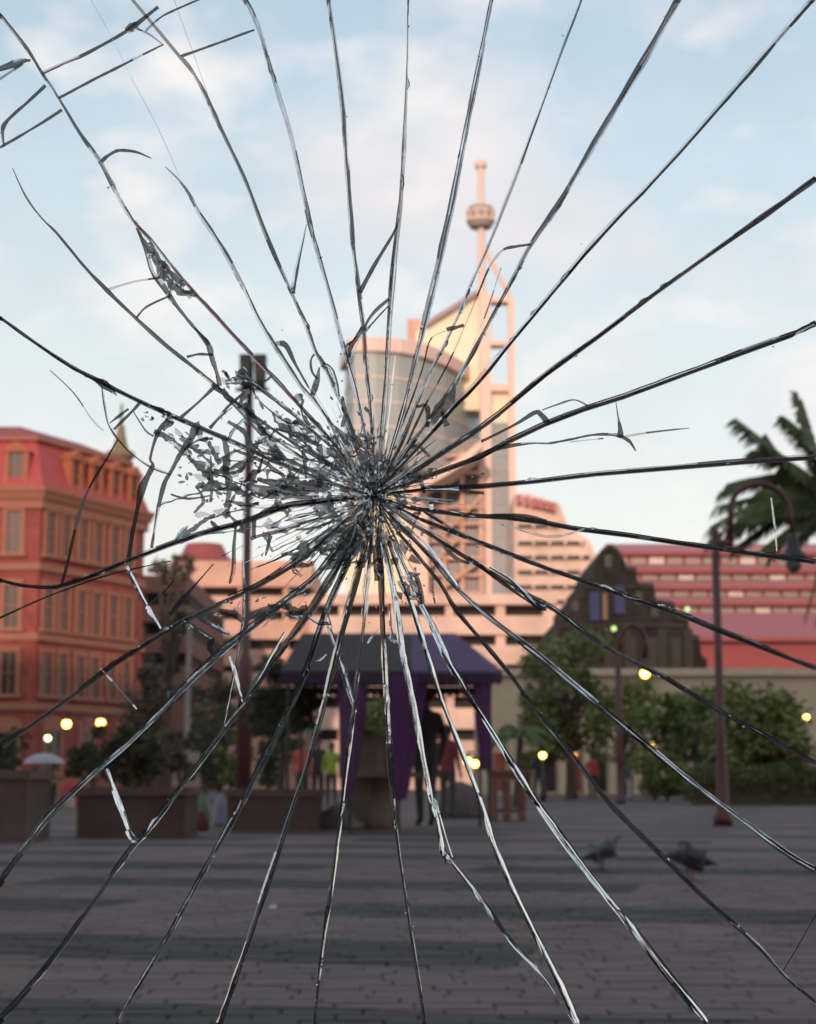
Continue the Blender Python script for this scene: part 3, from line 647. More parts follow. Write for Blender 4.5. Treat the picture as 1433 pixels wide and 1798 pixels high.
def bundle(name, label, cat, px0, px1, yt, yb, m, seed, D=None, sq=.75, group=None, flat=0.0):
    rng = random.Random(seed); g = ground_at((px0 + px1) / 2, yb); D = D or g.y; a, c = at(px0, yb, D), at(px1, yb, D); zt = at(px0, yt, D).z; w2 = (c.x - a.x) / 2
    root = Vector(((a.x + c.x) / 2, D + w2 * sq, 0)); n, k = 26, 12; vs = []; fs = []
    ph = [rng.random() * 6 for _ in range(6)]
    for i in range(k + 1):
        t = i / k; z = zt * (t ** (.8)); r = (1 - t ** (2.4 + (flat * 3 if flat > 0 else flat))) ** (.6 if flat < 1 else .35) if t < 1 else .02
        for j in range(n):
            an = 2 * math.pi * j / n; q = 1 + .08 * math.sin(an * 5 + ph[0] + t * 2) + .06 * math.sin(an * 9 + ph[1] - t * 3) + rng.uniform(-.025, .025)
            vs.append((root.x + w2 * r * q * math.cos(an), root.y + w2 * sq * r * q * math.sin(an), z + rng.uniform(-.01, .01) * (t > 0)))
    for i in range(k):
        for j in range(n): fs.append((i * n + j, i * n + (j + 1) % n, (i + 1) * n + (j + 1) % n, (i + 1) * n + j))
    fs += [list(range(n))[::-1], list(range(k * n, k * n + n))]
    return tag(MB().add(vs, fs).build(name, m, None, True, root), label, cat, group)
M_tarp = mat('pale_grey_tarp', (.26, .23, .215), .7, scale=5, bump=.3); M_tarpb = mat('brown_sacking', (.20, .145, .11), .9, scale=6, bump=.3)
bundle('covered_bundle', 'tall sheet-wrapped bundle of goods under the purple canopy', 'bundle', 604, 694, 1284, 1456, M_tarpb, 51, flat=2.5)
bundle('tarpaulin', 'low spread of pale grey tarpaulin on the paving beside the planter', 'tarpaulin', 556, 688, 1398, 1458, M_tarp, 53, D=ground_at(620, 1456).y, flat=-1.0)
bundle('green_bag', 'bulging pale green bag between the two planters', 'bag', 324, 366, 1386, 1432, mat('pale_green_plastic', (.10, .19, .12), .5, scale=4, second=(.2, .24, .2)), 54, D=ground_at(340, 1455).y)
bundle('dark_red_bag', 'dark red bag at the foot of the green bag', 'bag', 330, 362, 1424, 1460, mat('dark_red_plastic', (.09, .012, .015), .5), 55, D=ground_at(346, 1459).y - .2)
bundle('blue_bag', 'small pale blue bag right of the green bag', 'bag', 374, 396, 1392, 1450, mat('pale_blue_plastic', (.20, .22, .30), .5), 56, D=ground_at(385, 1451).y)
bundle('cream_sack', 'cream sack on the ground among the people at the left', 'bag', 108, 130, 1392, 1410, mat('cream_cloth', (.4, .35, .3), .8), 57, D=38)
bundle('red_bag', 'bright red bundle beside the people under the umbrella', 'bag', 104, 136, 1370, 1402, mat('red_cloth', (.38, .05, .06), .8), 58, D=39)
bundle('dark_goods', 'dark heap of goods in the shade right of the stall', 'bundle', 770, 850, 1372, 1440, mat('dark_goods_cloth', (.09, .07, .07), .9, scale=6), 59, D=ground_at(800, 1437).y)
# litter
c = ground_at(478, 1596); tag(MB().add([c + Vector((-.02, -.015, .002)), c + Vector((.022, -.01, .006)), c + Vector((.018, .02, .012)), c + Vector((-.015, .016, .004)), c + Vector((0, 0, .02))], [(0, 1, 4), (1, 2, 4), (2, 3, 4), (3, 0, 4), (3, 2, 1, 0)]).build('paper_scrap', mat('white_paper', (.5, .5, .5), .8)), 'tiny crumpled white paper scrap on the paving', 'litter')
def wood_table():
    g = ground_at(893, 1442); D = g.y; m = mat('red_brown_wood', (.17, .065, .04), .6, scale=9); root = thing('wooden_table', g, 'red-brown wooden table with sturdy legs right of the stall', 'table')
    a, c = at(862, 1442, D).x, at(926, 1442, D).x; zt = at(893, 1352, D).z
    MB().box(a - .04, c + .04, D - .05, D + .6, zt - .05, zt).build('top', m, root); MB().box(a, c, D, D + .55, zt - .15, zt - .052).build('apron', m, root)
    for x in (a + .02, (a + c) / 2 - .05, c - .09):
        for y in (D + .01, D + .47): MB().lathe([(.045, 0), (.05, .1), (.035, .14), (.05, .3), (.05, zt - .155)], (x + .035, y + .035, 0), 8).build('leg', m, root)
    MB().box(a + .05, c - .05, D + .25, D + .31, .12, .17).build('stretcher', m, root)
wood_table()
def umbrella(px, D, y_top, w_px, col, label, tilt=0):
    c = at(px, y_top, D); r = w_px / 2 * D / FPX; root = thing('umbrella', c - Vector((0, 0, .7)), label, 'umbrella'); n = 8; vs = [c]; fs = []
    rings = ((.4, -.05), (.75, -.16), (1.0, -.34))
    for (q, z) in rings:
        for j in range(n * 2):
            a = 2 * math.pi * j / (n * 2); dr = 1.0 if j % 2 == 0 else .95; vs.append(c + Vector((r * q * dr * math.cos(a), r * q * dr * math.sin(a), z * r * 1.4)))
    k = n * 2
    fs += [(0, 1 + j, 1 + (j + 1) % k) for j in range(k)]
    for i in range(2): fs += [(1 + i * k + j, 1 + (i + 1) * k + j, 1 + (i + 1) * k + (j + 1) % k, 1 + i * k + (j + 1) % k) for j in range(k)]
    o = MB().add(vs, fs).build('canopy', mat(col[0], col[1], .6), root); MB().tube([c + Vector((0, 0, .06)), c - Vector((0, 0, .7))], .012, 6).build('shaft', M_blk, root)
umbrella(78, 38, 1322, 76, ('grey_white_nylon', (.30, .30, .34)), 'pale grey umbrella over the people at the left')
umbrella(541, 40, 1274, 48, ('teal_nylon', (.02, .13, .11)), 'teal umbrella beyond the planter tree')

# ------------------------------------------------------------------ people and pigeons
def skin_mesh(verts, edges, radii, sub=2):
    me = bpy.data.meshes.new('tmp'); me.from_pydata(verts, edges, []); o = bpy.data.objects.new('tmp', me); C.objects.link(o)
    o.modifiers.new('s', 'SKIN'); me.skin_vertices  # layer
    for i, r in enumerate(radii):
        sv = me.skin_vertices[0].data[i]; sv.radius = r if hasattr(r, '__len__') else (r, r); sv.use_root = (i == 0)
    s = o.modifiers.new('u', 'SUBSURF'); s.levels = sub; s.render_levels = sub
    bpy.context.view_layer.update(); dg = bpy.context.evaluated_depsgraph_get(); ev = o.evaluated_get(dg); r = bpy.data.meshes.new_from_object(ev)
    bpy.data.objects.remove(o); return r
M_skin = mat('brown_skin', (.12, .065, .045), .6); M_hair = mat('black_hair', (.012, .010, .010), .8)
def person(px, D, H, face, top, legs, label, arms='down', seed=0, z0=0.0, stride=.0):
    rng = random.Random(seed); b = at(px, HORIZON, D); b.z = z0; root = thing('person', b, label, 'person', 'people about the plaza')
    k = H / 1.75; V = []; E = []; Rr = []
    def v(p, r, par=None):
        V.append(Vector(p) * k); Rr.append(tuple(q * k for q in r) if hasattr(r, '__len__') else r * k)
        if par is not None: E.append((par, len(V) - 1))
        return len(V) - 1
    pel = v((0, 0, .95), (.155, .11)); sp = v((0, .0, 1.12), (.14, .10), pel); ch = v((0, .01, 1.32), (.17, .115), sp); nk = v((0, .015, 1.47), .062, ch); nk2 = v((0, .0, 1.535), .055, nk)
    hd = v((0, -.01, 1.62), (.078, .098), nk2); v((0, -.005, 1.70), (.07, .088), hd)
    for s in (-1, 1):
        sh = v((s * .175, .01, 1.40), .068, ch)
        if arms == 'down': el, wr = (s * .23, .03, 1.13), (s * .235, -.05, .90)
        elif arms == 'front': el, wr = (s * .24, .0, 1.14), (s * .10, -.24, 1.10)
        else: el, wr = (s * .25, .02, 1.13), ((s * .22, -.06, .88) if s < 0 else (s * .16, -.25, 1.2))
        e_ = v(el, .048, sh); w_ = v(wr, .032, e_); d = (Vector(wr) - Vector(el)).normalized(); side = Vector((0, 1, 0)) if arms != 'front' else Vector((0, 0, 1))
        pm_ = v(Vector(wr) + d * .07, (.036, .02), w_)
        for q in range(4): 
            f0 = Vector(wr) + d * (.10 + .012 * (1.5 - abs(q - 1.5))) + side * (.024 * (q - 1.5)); a = v(f0, .0095, pm_); v(f0 + d * .04 + Vector((-s * .012, -.008, 0)), .008, a)
        v(Vector(wr) + d * .075 + Vector((-s * .01, -.045, 0)), .010, pm_)
        st = stride * s
        hp = v((s * .085, .005, .88), .098, pel); kn = v((s * .095, -.02 + st * .5, .49), .062, hp); an = v((s * .10, .03 + st, .09), .042, kn); v((s * .11, -.10 + st, .035), (.042, .034), an)
    me = skin_mesh(V, E, Rr, 2)
    for m in (M_skin, top, legs, M_blk): me.materials.append(m)
    for p in me.polygons:
        z = p.center.z / k; x = abs(p.center.x / k); p.use_smooth = True
        hand = (z < .93 and x > .185) if arms == 'down' else (p.center.y / k < -.21)
        p.material_index = 0 if z > 1.485 or hand else (1 if z > .90 or x > .20 else (2 if z > .09 else 3))
    o = bpy.data.objects.new('body', me); C.objects.link(o); o.parent = root
    h = MB(); 
    for i in range(7):
        pass
    h.sphere(b + Vector((0, .018, 1.665)) * 1.0 * k if False else b + Vector((0, .016 * k, 1.672 * k)), .098 * k, 14, sz=.98); hm = h.build('hair', M_hair, root, True)
    for vtx in hm.data.vertices:
        if vtx.co.y < -.045 * k: vtx.co.y = -.045 * k
        if vtx.co.z < 1.60 * k: vtx.co.z = 1.60 * k
    f = MB(); f.add([b + Vector(q) * k for q in ((-.015, -.095, 1.60), (.015, -.095, 1.60), (0, -.128, 1.605), (0, -.098, 1.655))], [(0, 1, 2), (1, 3, 2), (3, 0, 2), (0, 3, 1)]); f.build('nose', M_skin, root)
    for s in (-1, 1): MB().sphere(b + Vector((s * .032, -.098, 1.645)) * k, .011 * k, 8).build('eye', M_blk, root); MB().sphere(b + Vector((s * .082, .0, 1.625)) * k, .022 * k, 8).build('ear', M_skin, root)
    root.rotation_euler.z = face
    return root
P_black = mat('black_jacket', (.018, .018, .022), .8); P_grey = mat('charcoal_trousers', (.04, .036, .038), .85); P_blue = mat('navy_clothes', (.03, .035, .055), .85); P_tan = mat('tan_coat', (.24, .17, .12), .85); P_red = mat('coral_red_top', (.45, .07, .06), .8); P_lime = mat('lime_vest', (.25, .32, .03), .8); P_white = mat('pale_trousers', (.4, .38, .38), .8); P_teal = mat('teal_shirt', (.05, .10, .12), .8)
person(748, ground_at(745, 1452).y, 1.74, R(200), P_black, P_grey, 'person in black jacket and dark trousers standing at the right of the stall', 'mid', 1, stride=.05)
person(786, ground_at(780, 1440).y, 1.42, R(150), mat('deep_red_jacket', (.16, .012, .025), .8), P_grey, 'person in deep red top close behind the black jacket', 'down', 2)
person(1252, 50, 1.72, R(20), P_blue, P_blue, 'person in navy clothes beside the foot of the front lamp post', 'down', 3)
person(1104, 56, 1.35, R(60), P_teal, P_white, 'person in teal shirt and pale trousers under the trees', 'down', 4, stride=.1)
person(946, 56, 1.6, R(-30), P_black, P_grey, 'person in dark clothes walking by the cream doorways', 'down', 5, stride=.12)
person(94, 38, 1.05, R(120), P_tan, P_black, 'person in tan coat with back turned under the grey umbrella', 'front', 6)
person(58, 39, 1.12, R(-60), P_blue, P_blue, 'person in dark blue clothes at the left of the grey umbrella', 'down', 7)
person(530, 40, 1.55, R(10), P_red, P_black, 'person in coral red top under the teal umbrella', 'down', 8)
person(582, 41, 1.5, R(-10), P_lime, P_grey, 'person in lime vest just left of the stall curtain', 'down', 9)
person(558, 42, 1.62, R(5), P_black, P_black, 'person in black between the coral top and the lime vest', 'down', 10)
person(1040, 62, 1.6, R(5), P_red, P_grey, 'person in red top under the olive tree', 'down', 11)

M_pig = mat('slate_grey_feathers', (.075, .075, .09), .6, second=(.12, .12, .14), scale=14); M_pigd = mat('dark_feathers', (.03, .03, .036), .6); M_pigleg = mat('pink_bird_leg', (.18, .07, .06), .6)
def pigeon(px, py, yaw, label, body, head_down=0.0, sc=1.0):
    g = ground_at(px, py); root = thing('pigeon', g, label, 'pigeon', 'pigeons on the paving')
    hz_ = .275 - .10 * head_down; hx = .115 + .02 * head_down
    V = [(0.01, 0, .15), (.06, 0, .175), (.095, 0, .215 - .03 * head_down), (hx, 0, hz_ - .015), (hx + .012, 0, hz_), (hx + .045, 0, hz_ - .008), (-.05, 0, .135), (-.11, 0, .12), (-.165, 0, .108), (-.20, 0, .102)]
    me = skin_mesh([Vector(p) * sc for p in V], [(0, 1), (1, 2), (2, 3), (3, 4), (4, 5), (0, 6), (6, 7), (7, 8), (8, 9)], [tuple(q * sc for q in r) for r in ((.074, .076), (.066, .068), (.040, .040), (.027, .028), (.027, .027), (.006, .006), (.064, .060), (.040, .030), (.03, .010), (.032, .006))], 2)
    me.materials.append(body); me.polygons.foreach_set('use_smooth', [True] * len(me.polygons))
    o = bpy.data.objects.new('body', me); C.objects.link(o); o.parent = root
    def sub(mb, name, m, sm=True): o = mb.build(name, m, root, sm, off=(0, 0, 0)); return o
    for s in (-1, 1):
        sub(MB().tube([Vector((.0, s * .028, .11)) * sc, Vector((.012, s * .03, .05)) * sc, Vector((.0, s * .03, .01)) * sc], [.012 * sc, .006 * sc, .005 * sc], 6), 'leg', M_pigleg)
        mb = MB()
        for a in (-.5, 0, .5, math.pi): mb.tube([Vector((0, s * .03, .008)) * sc, Vector((.035 * math.cos(a), s * .03 + .035 * math.sin(a), .004)) * sc], [.005 * sc, .003 * sc], 5)
        sub(mb, 'foot', M_pigleg)
        w_ = MB(); n = 10; up = []; 
        for i in range(n + 1):
            t = i / n; x = .07 - .24 * t; hh = .045 * math.sin(math.pi * min(1, t * .9 + .12)) ** .7; up.append((x, .150 + .02 * (1 - t) - .045 * t, hh * (1 - t * .6)))
        vs = [Vector((x, s * (.068 - .02 * (i / n) ** 2 + .006), z + h_)) * sc for i, (x, z, h_) in enumerate(up)] + [Vector((x, s * (.070 - .02 * (i / n) ** 2 + .008), z - h_ * .8)) * sc for i, (x, z, h_) in enumerate(up)]
        vs += [p - Vector((0, s * .014 * sc, 0)) for p in vs]; m_ = n + 1
        fs = []
        for i in range(n): fs += [(i, i + 1, i + 1 + m_, i + m_), (i + 2 * m_, i + 3 * m_, i + 1 + 3 * m_, i + 1 + 2 * m_), (i, i + 2 * m_, i + 1 + 2 * m_, i + 1), (i + m_, i + 1 + m_, i + 1 + 3 * m_, i + 3 * m_)]
        sub(w_.add(vs, fs), 'wing', M_pigd)
        sub(MB().sphere(Vector((hx + .02, s * .021, hz_ + .004)) * sc, .004 * sc, 8), 'eye', mat('orange_eye', (.3, .08, .01), .3))
    sub(MB().tube([Vector((hx + .04, 0, hz_ - .008)) * sc, Vector((hx + .062, 0, hz_ - .016)) * sc], [.006 * sc, .002 * sc], 6), 'beak', M_pigd)
    root.rotation_euler.z = yaw; return root
pigeon(1056, 1529, R(12), 'grey pigeon standing upright on the paving, head to the right', M_pig, 0.1, .80)
pigeon(1214, 1547, R(200), 'darker pigeon bending forward with tail to the right', mat('charcoal_feathers', (.04, .04, .048), .6, second=(.07, .07, .08), scale=14), 1.0, .88)
# ------------------------------------------------------------------ the cracked glass pane
T = 0.006                                                            # thickness of the glass
M_pane = bpy.data.materials.new('clear_glass'); M_pane.use_nodes = True
t = M_pane.node_tree; t.nodes.clear(); mo = t.nodes.new('ShaderNodeOutputMaterial'); mx = t.nodes.new('ShaderNodeMixShader'); tr = t.nodes.new('ShaderNodeBsdfTransparent'); gl = t.nodes.new('ShaderNodeBsdfGlossy'); fr = t.nodes.new('ShaderNodeFresnel')
tr.inputs[0].default_value = (.985, .993, .99, 1); gl.inputs['Roughness'].default_value = 0.02; fr.inputs[0].default_value = 1.18
t.links.new(fr.outputs[0], mx.inputs[0]); t.links.new(tr.outputs[0], mx.inputs[1]); t.links.new(gl.outputs[0], mx.inputs[2])
du = t.nodes.new('ShaderNodeBsdfDiffuse'); du.inputs[0].default_value = (.6, .58, .55, 1); m2 = t.nodes.new('ShaderNodeMixShader'); nn = t.nodes.new('ShaderNodeTexNoise'); nn.inputs['Scale'].default_value = 45; nn.inputs['Detail'].default_value = 8; gg = t.nodes.new('ShaderNodeNewGeometry'); t.links.new(gg.outputs['Position'], nn.inputs['Vector'])
mr = t.nodes.new('ShaderNodeMapRange'); mr.inputs[1].default_value = .45; mr.inputs[2].default_value = .8; mr.inputs[4].default_value = .035; t.links.new(nn.outputs['Fac'], mr.inputs[0]); t.links.new(mr.outputs[0], m2.inputs[0]); t.links.new(mx.outputs[0], m2.inputs[1]); t.links.new(du.outputs[0], m2.inputs[2]); t.links.new(m2.outputs[0], mo.inputs[0])
def fracture(name, col, rough, metal, spec=.5, trans=0.0):
    m = bpy.data.materials.new(name); m.use_nodes = True; t = m.node_tree; b = t.nodes['Principled BSDF']
    b.inputs['Roughness'].default_value = rough; b.inputs['Metallic'].default_value = metal; b.inputs['Specular IOR Level'].default_value = spec
    n = t.nodes.new('ShaderNodeTexNoise'); n.inputs['Scale'].default_value = 600; g = t.nodes.new('ShaderNodeNewGeometry'); t.links.new(g.outputs['Position'], n.inputs['Vector'])
    mx = t.nodes.new('ShaderNodeMix'); mx.data_type = 'RGBA'; mx.inputs['A'].default_value = (*[c * .65 for c in col], 1); mx.inputs['B'].default_value = (*[min(1, c * 1.3) for c in col], 1)
    t.links.new(n.outputs['Fac'], mx.inputs['Factor']); t.links.new(mx.outputs['Result'], b.inputs['Base Color'])
    bp = t.nodes.new('ShaderNodeBump'); bp.inputs['Strength'].default_value = .15; bp.inputs['Distance'].default_value = .0004; t.links.new(n.outputs['Fac'], bp.inputs['Height']); t.links.new(bp.outputs[0], b.inputs['Normal'])
    if trans:
        mo = t.nodes['Material Output']; ms = t.nodes.new('ShaderNodeMixShader'); ms.inputs[0].default_value = trans; tr = t.nodes.new('ShaderNodeBsdfTransparent')
        t.links.new(b.outputs[0], ms.inputs[1]); t.links.new(tr.outputs[0], ms.inputs[2]); t.links.new(ms.outputs[0], mo.inputs[0])
    return m
MATS = [fracture('dark_fracture_face', (.035, .043, .05), .16, 0, trans=.10), fracture('grey_fracture_face', (.25, .29, .285), .22, 0.1, trans=.12), fracture('mirror_fracture_face', (.86, .88, .9), .10, 1.0),
        fracture('sheer_fracture_face', (.30, .38, .42), .2, .3, trans=.55), fracture('sheer_mirror_face', (.9, .9, .92), .08, 1.0, trans=.35), fracture('glint_pale_face', (.80, .85, .84), .3, 0.15, trans=.12)]  # last: pale copy of the grey face, brightness of glints put into its colour
K_, G_, M_, S_, H_, P_ = 0, 1, 2, 3, 4, 5
CEN = (655, 868)
# strip codes: material, steepness of the face in degrees, which way it leans ('u' to the sky, 'd' to the ground, 'l' left, 'r' right)
CODE = {'k': (K_, 20, 'd'), 'g': (G_, 25, 'd'), 'b': (M_, 60, 'u'), 'w': (M_, 72, 'u'), 'd': (M_, 48, 'd'), 'o': (M_, 74, 'l'), 'p': (M_, 70, 'r'), 's': (S_, 30, 'u'), 'h': (H_, 64, 'u'), 'c': (P_, 30, 'u')}
WS = 0.97
def q3(x, y): return at(x, y, GLASS_Y)
def densify(pts, step):
    r = []
    for (a, b) in zip(pts[:-1], pts[1:]):
        n = max(1, int(math.hypot(b[0] - a[0], b[1] - a[1]) / step))
        for i in range(n): r.append(tuple(a[j] + (b[j] - a[j]) * i / n for j in range(3)))
    return r + [pts[-1]]
def smooth_path(pts):
    """Catmull-Rom through (x, y, width)"""
    if len(pts) < 3: return pts
    P = [pts[0]] + list(pts) + [pts[-1]]; r = []
    for i in range(1, len(P) - 2):
        p0, p1, p2, p3 = P[i - 1], P[i], P[i + 1], P[i + 2]
        for k in range(4):
            t = k / 4; r.append(tuple(.5 * (2 * p1[j] + (p2[j] - p0[j]) * t + (2 * p0[j] - 5 * p1[j] + 4 * p2[j] - p3[j]) * t * t + (3 * p1[j] - p0[j] - 3 * p2[j] + p3[j]) * t ** 3) for j in range(3)))
    return r + [pts[-1]]
GR = random.Random(99)
GLINT = .30
SWAP = {K_: [S_, H_, K_, G_], G_: [H_, K_, S_, M_], M_: [H_, M_, K_], S_: [H_, K_], H_: [S_, M_, K_], P_: [G_, H_, M_]}
def ribbon(mb, pts, code, step=16, wob=.25, smooth=True, jit=.12, raw=0.0, glint=GLINT, core=True):
    pts = [(p[0], p[1], (p[2] if len(p) > 2 else 6) * WS) for p in pts]
    if smooth: pts = smooth_path(pts)
    pts = densify(pts, step); n = len(pts); m_ = len(code)
    if core: pts = [(x, y, w_ * min(1, .45 + math.hypot(x - CEN[0], y - CEN[1]) / 190)) for x, y, w_ in pts]
    px3 = GLASS_Y / FPX                                              # metres per picture pixel on the pane
    def drift(amp, keep=.8):
        v, r = 0.0, []
        for _ in range(n): v = v * keep + GR.uniform(-amp, amp) * (1 - keep) * 2; r.append(v)
        return r
    wj, oj = drift(jit * 2, .6), drift(wob * 2)
    fj = [drift(.26, .7) for _ in range(m_ + 1)]
    share = [GR.uniform(.7, 1.3) * (.35 if ch == 'k' and code[0] == 'w' else 1) for ch in code]; tot = sum(share); cum = [sum(share[:c]) / tot for c in range(m_ + 1)]
    edges = []
    for i, (x, y, w_) in enumerate(pts):
        a, b = pts[max(0, i - 1)], pts[min(n - 1, i + 1)]; dx, dy = b[0] - a[0], b[1] - a[1]; l = math.hypot(dx, dy) or 1
        nx, ny = -dy / l, dx / l; ww = w_ * (1 + wj[i]); row = []
        for c in range(m_ + 1):
            f = cum[c] - .5 + (fj[c][i] * .5 if 0 < c < m_ else 0); f += GR.uniform(-raw, raw); row.append((x + nx * (ww * f + oj[i]), y + ny * (ww * f + oj[i]), nx, ny))
        edges.append((row, ww))
    for c, ch in enumerate(code):
        mi, ang, lean = CODE[ch]; y0 = GR.uniform(.1, .9); aj = drift(9, .7); vs = []; step_at = GR.randint(5, 14); bias = 0.0
        for i in range(n):
            row, ww = edges[i]; nx, ny = row[c][2], -row[c][3]
            sgn = {'u': ny, 'd': -ny, 'l': -nx, 'r': nx}[lean]
            if abs(sgn) < .1: sgn = .1 if c % 2 == 0 else -.1
            if i == step_at: bias = GR.uniform(-8, 8); step_at = i + GR.randint(5, 16)
            strip = max(.3, ww * (cum[c + 1] - cum[c]))
            dep = min(T * .9, strip * px3 * math.tan(R(max(5, min(82, ang + aj[i] + bias)))))
            ny_ = GLASS_Y + .0003 + (T * .93 - dep) * y0; fy = ny_ + dep
            ya, yb = (ny_, fy) if sgn > 0 else (fy, ny_)
            ya, yb = (fy, ny_) if sgn < 0 else (ny_, fy)
            vs += [at(row[c][0], row[c][1], ya), at(row[c + 1][0], row[c + 1][1], yb)]
        left, cur = 0, mi
        for i in range(n - 1):                                       # runs swapped to another face material, painting in broken glints
            if left <= 0:
                left = GR.randint(2, 7)
                cur = mi if GR.random() > glint else GR.choice(SWAP[mi])
                if core and math.hypot(pts[i][0] - CEN[0], pts[i][1] - CEN[1]) < GR.uniform(60, 130): cur = GR.choice([G_, P_, H_, H_, M_, M_, S_, S_, mi])
            left -= 1
            mb.add([vs[2 * i], vs[2 * i + 1], vs[2 * i + 3], vs[2 * i + 2]], [(0, 1, 2, 3)], cur)
def flake(mb, x, y, r, mi, tilt, k=8, spiky=.5, el=1.0, ang=0.0, y0=None):
    """a jagged flake of crushed glass"""
    vs = []; y0 = GLASS_Y + (y0 if y0 else GR.uniform(.0015, .0045))
    for j in range(k):
        a = 2 * math.pi * (j + GR.uniform(-.3, .3)) / k; rr = r * (GR.uniform(1 - spiky, 1) if j % 2 else GR.uniform(.8, 1.25)); u_, v_ = rr * math.cos(a) * el, rr * math.sin(a)
        u_, v_ = u_ * math.cos(ang) - v_ * math.sin(ang), u_ * math.sin(ang) + v_ * math.cos(ang)
        vs.append(at(x + u_, y + v_, y0 + max(-.0012, min(.0012, (tilt[0] * u_ - tilt[1] * v_) * GLASS_Y / FPX))))
    c = sum(vs, Vector()) / k; c.y = y0 - .0003; mb.add(vs + [c], [(j, (j + 1) % k, k) for j in range(k)], mi)
PANE = (-.52, .52, .06, 1.22)
pane = thing('cracked_glass_pane', (0, GLASS_Y, .06), 'sheet of clear glass shattered from one impact, cracks radiating across the view', 'glass pane')
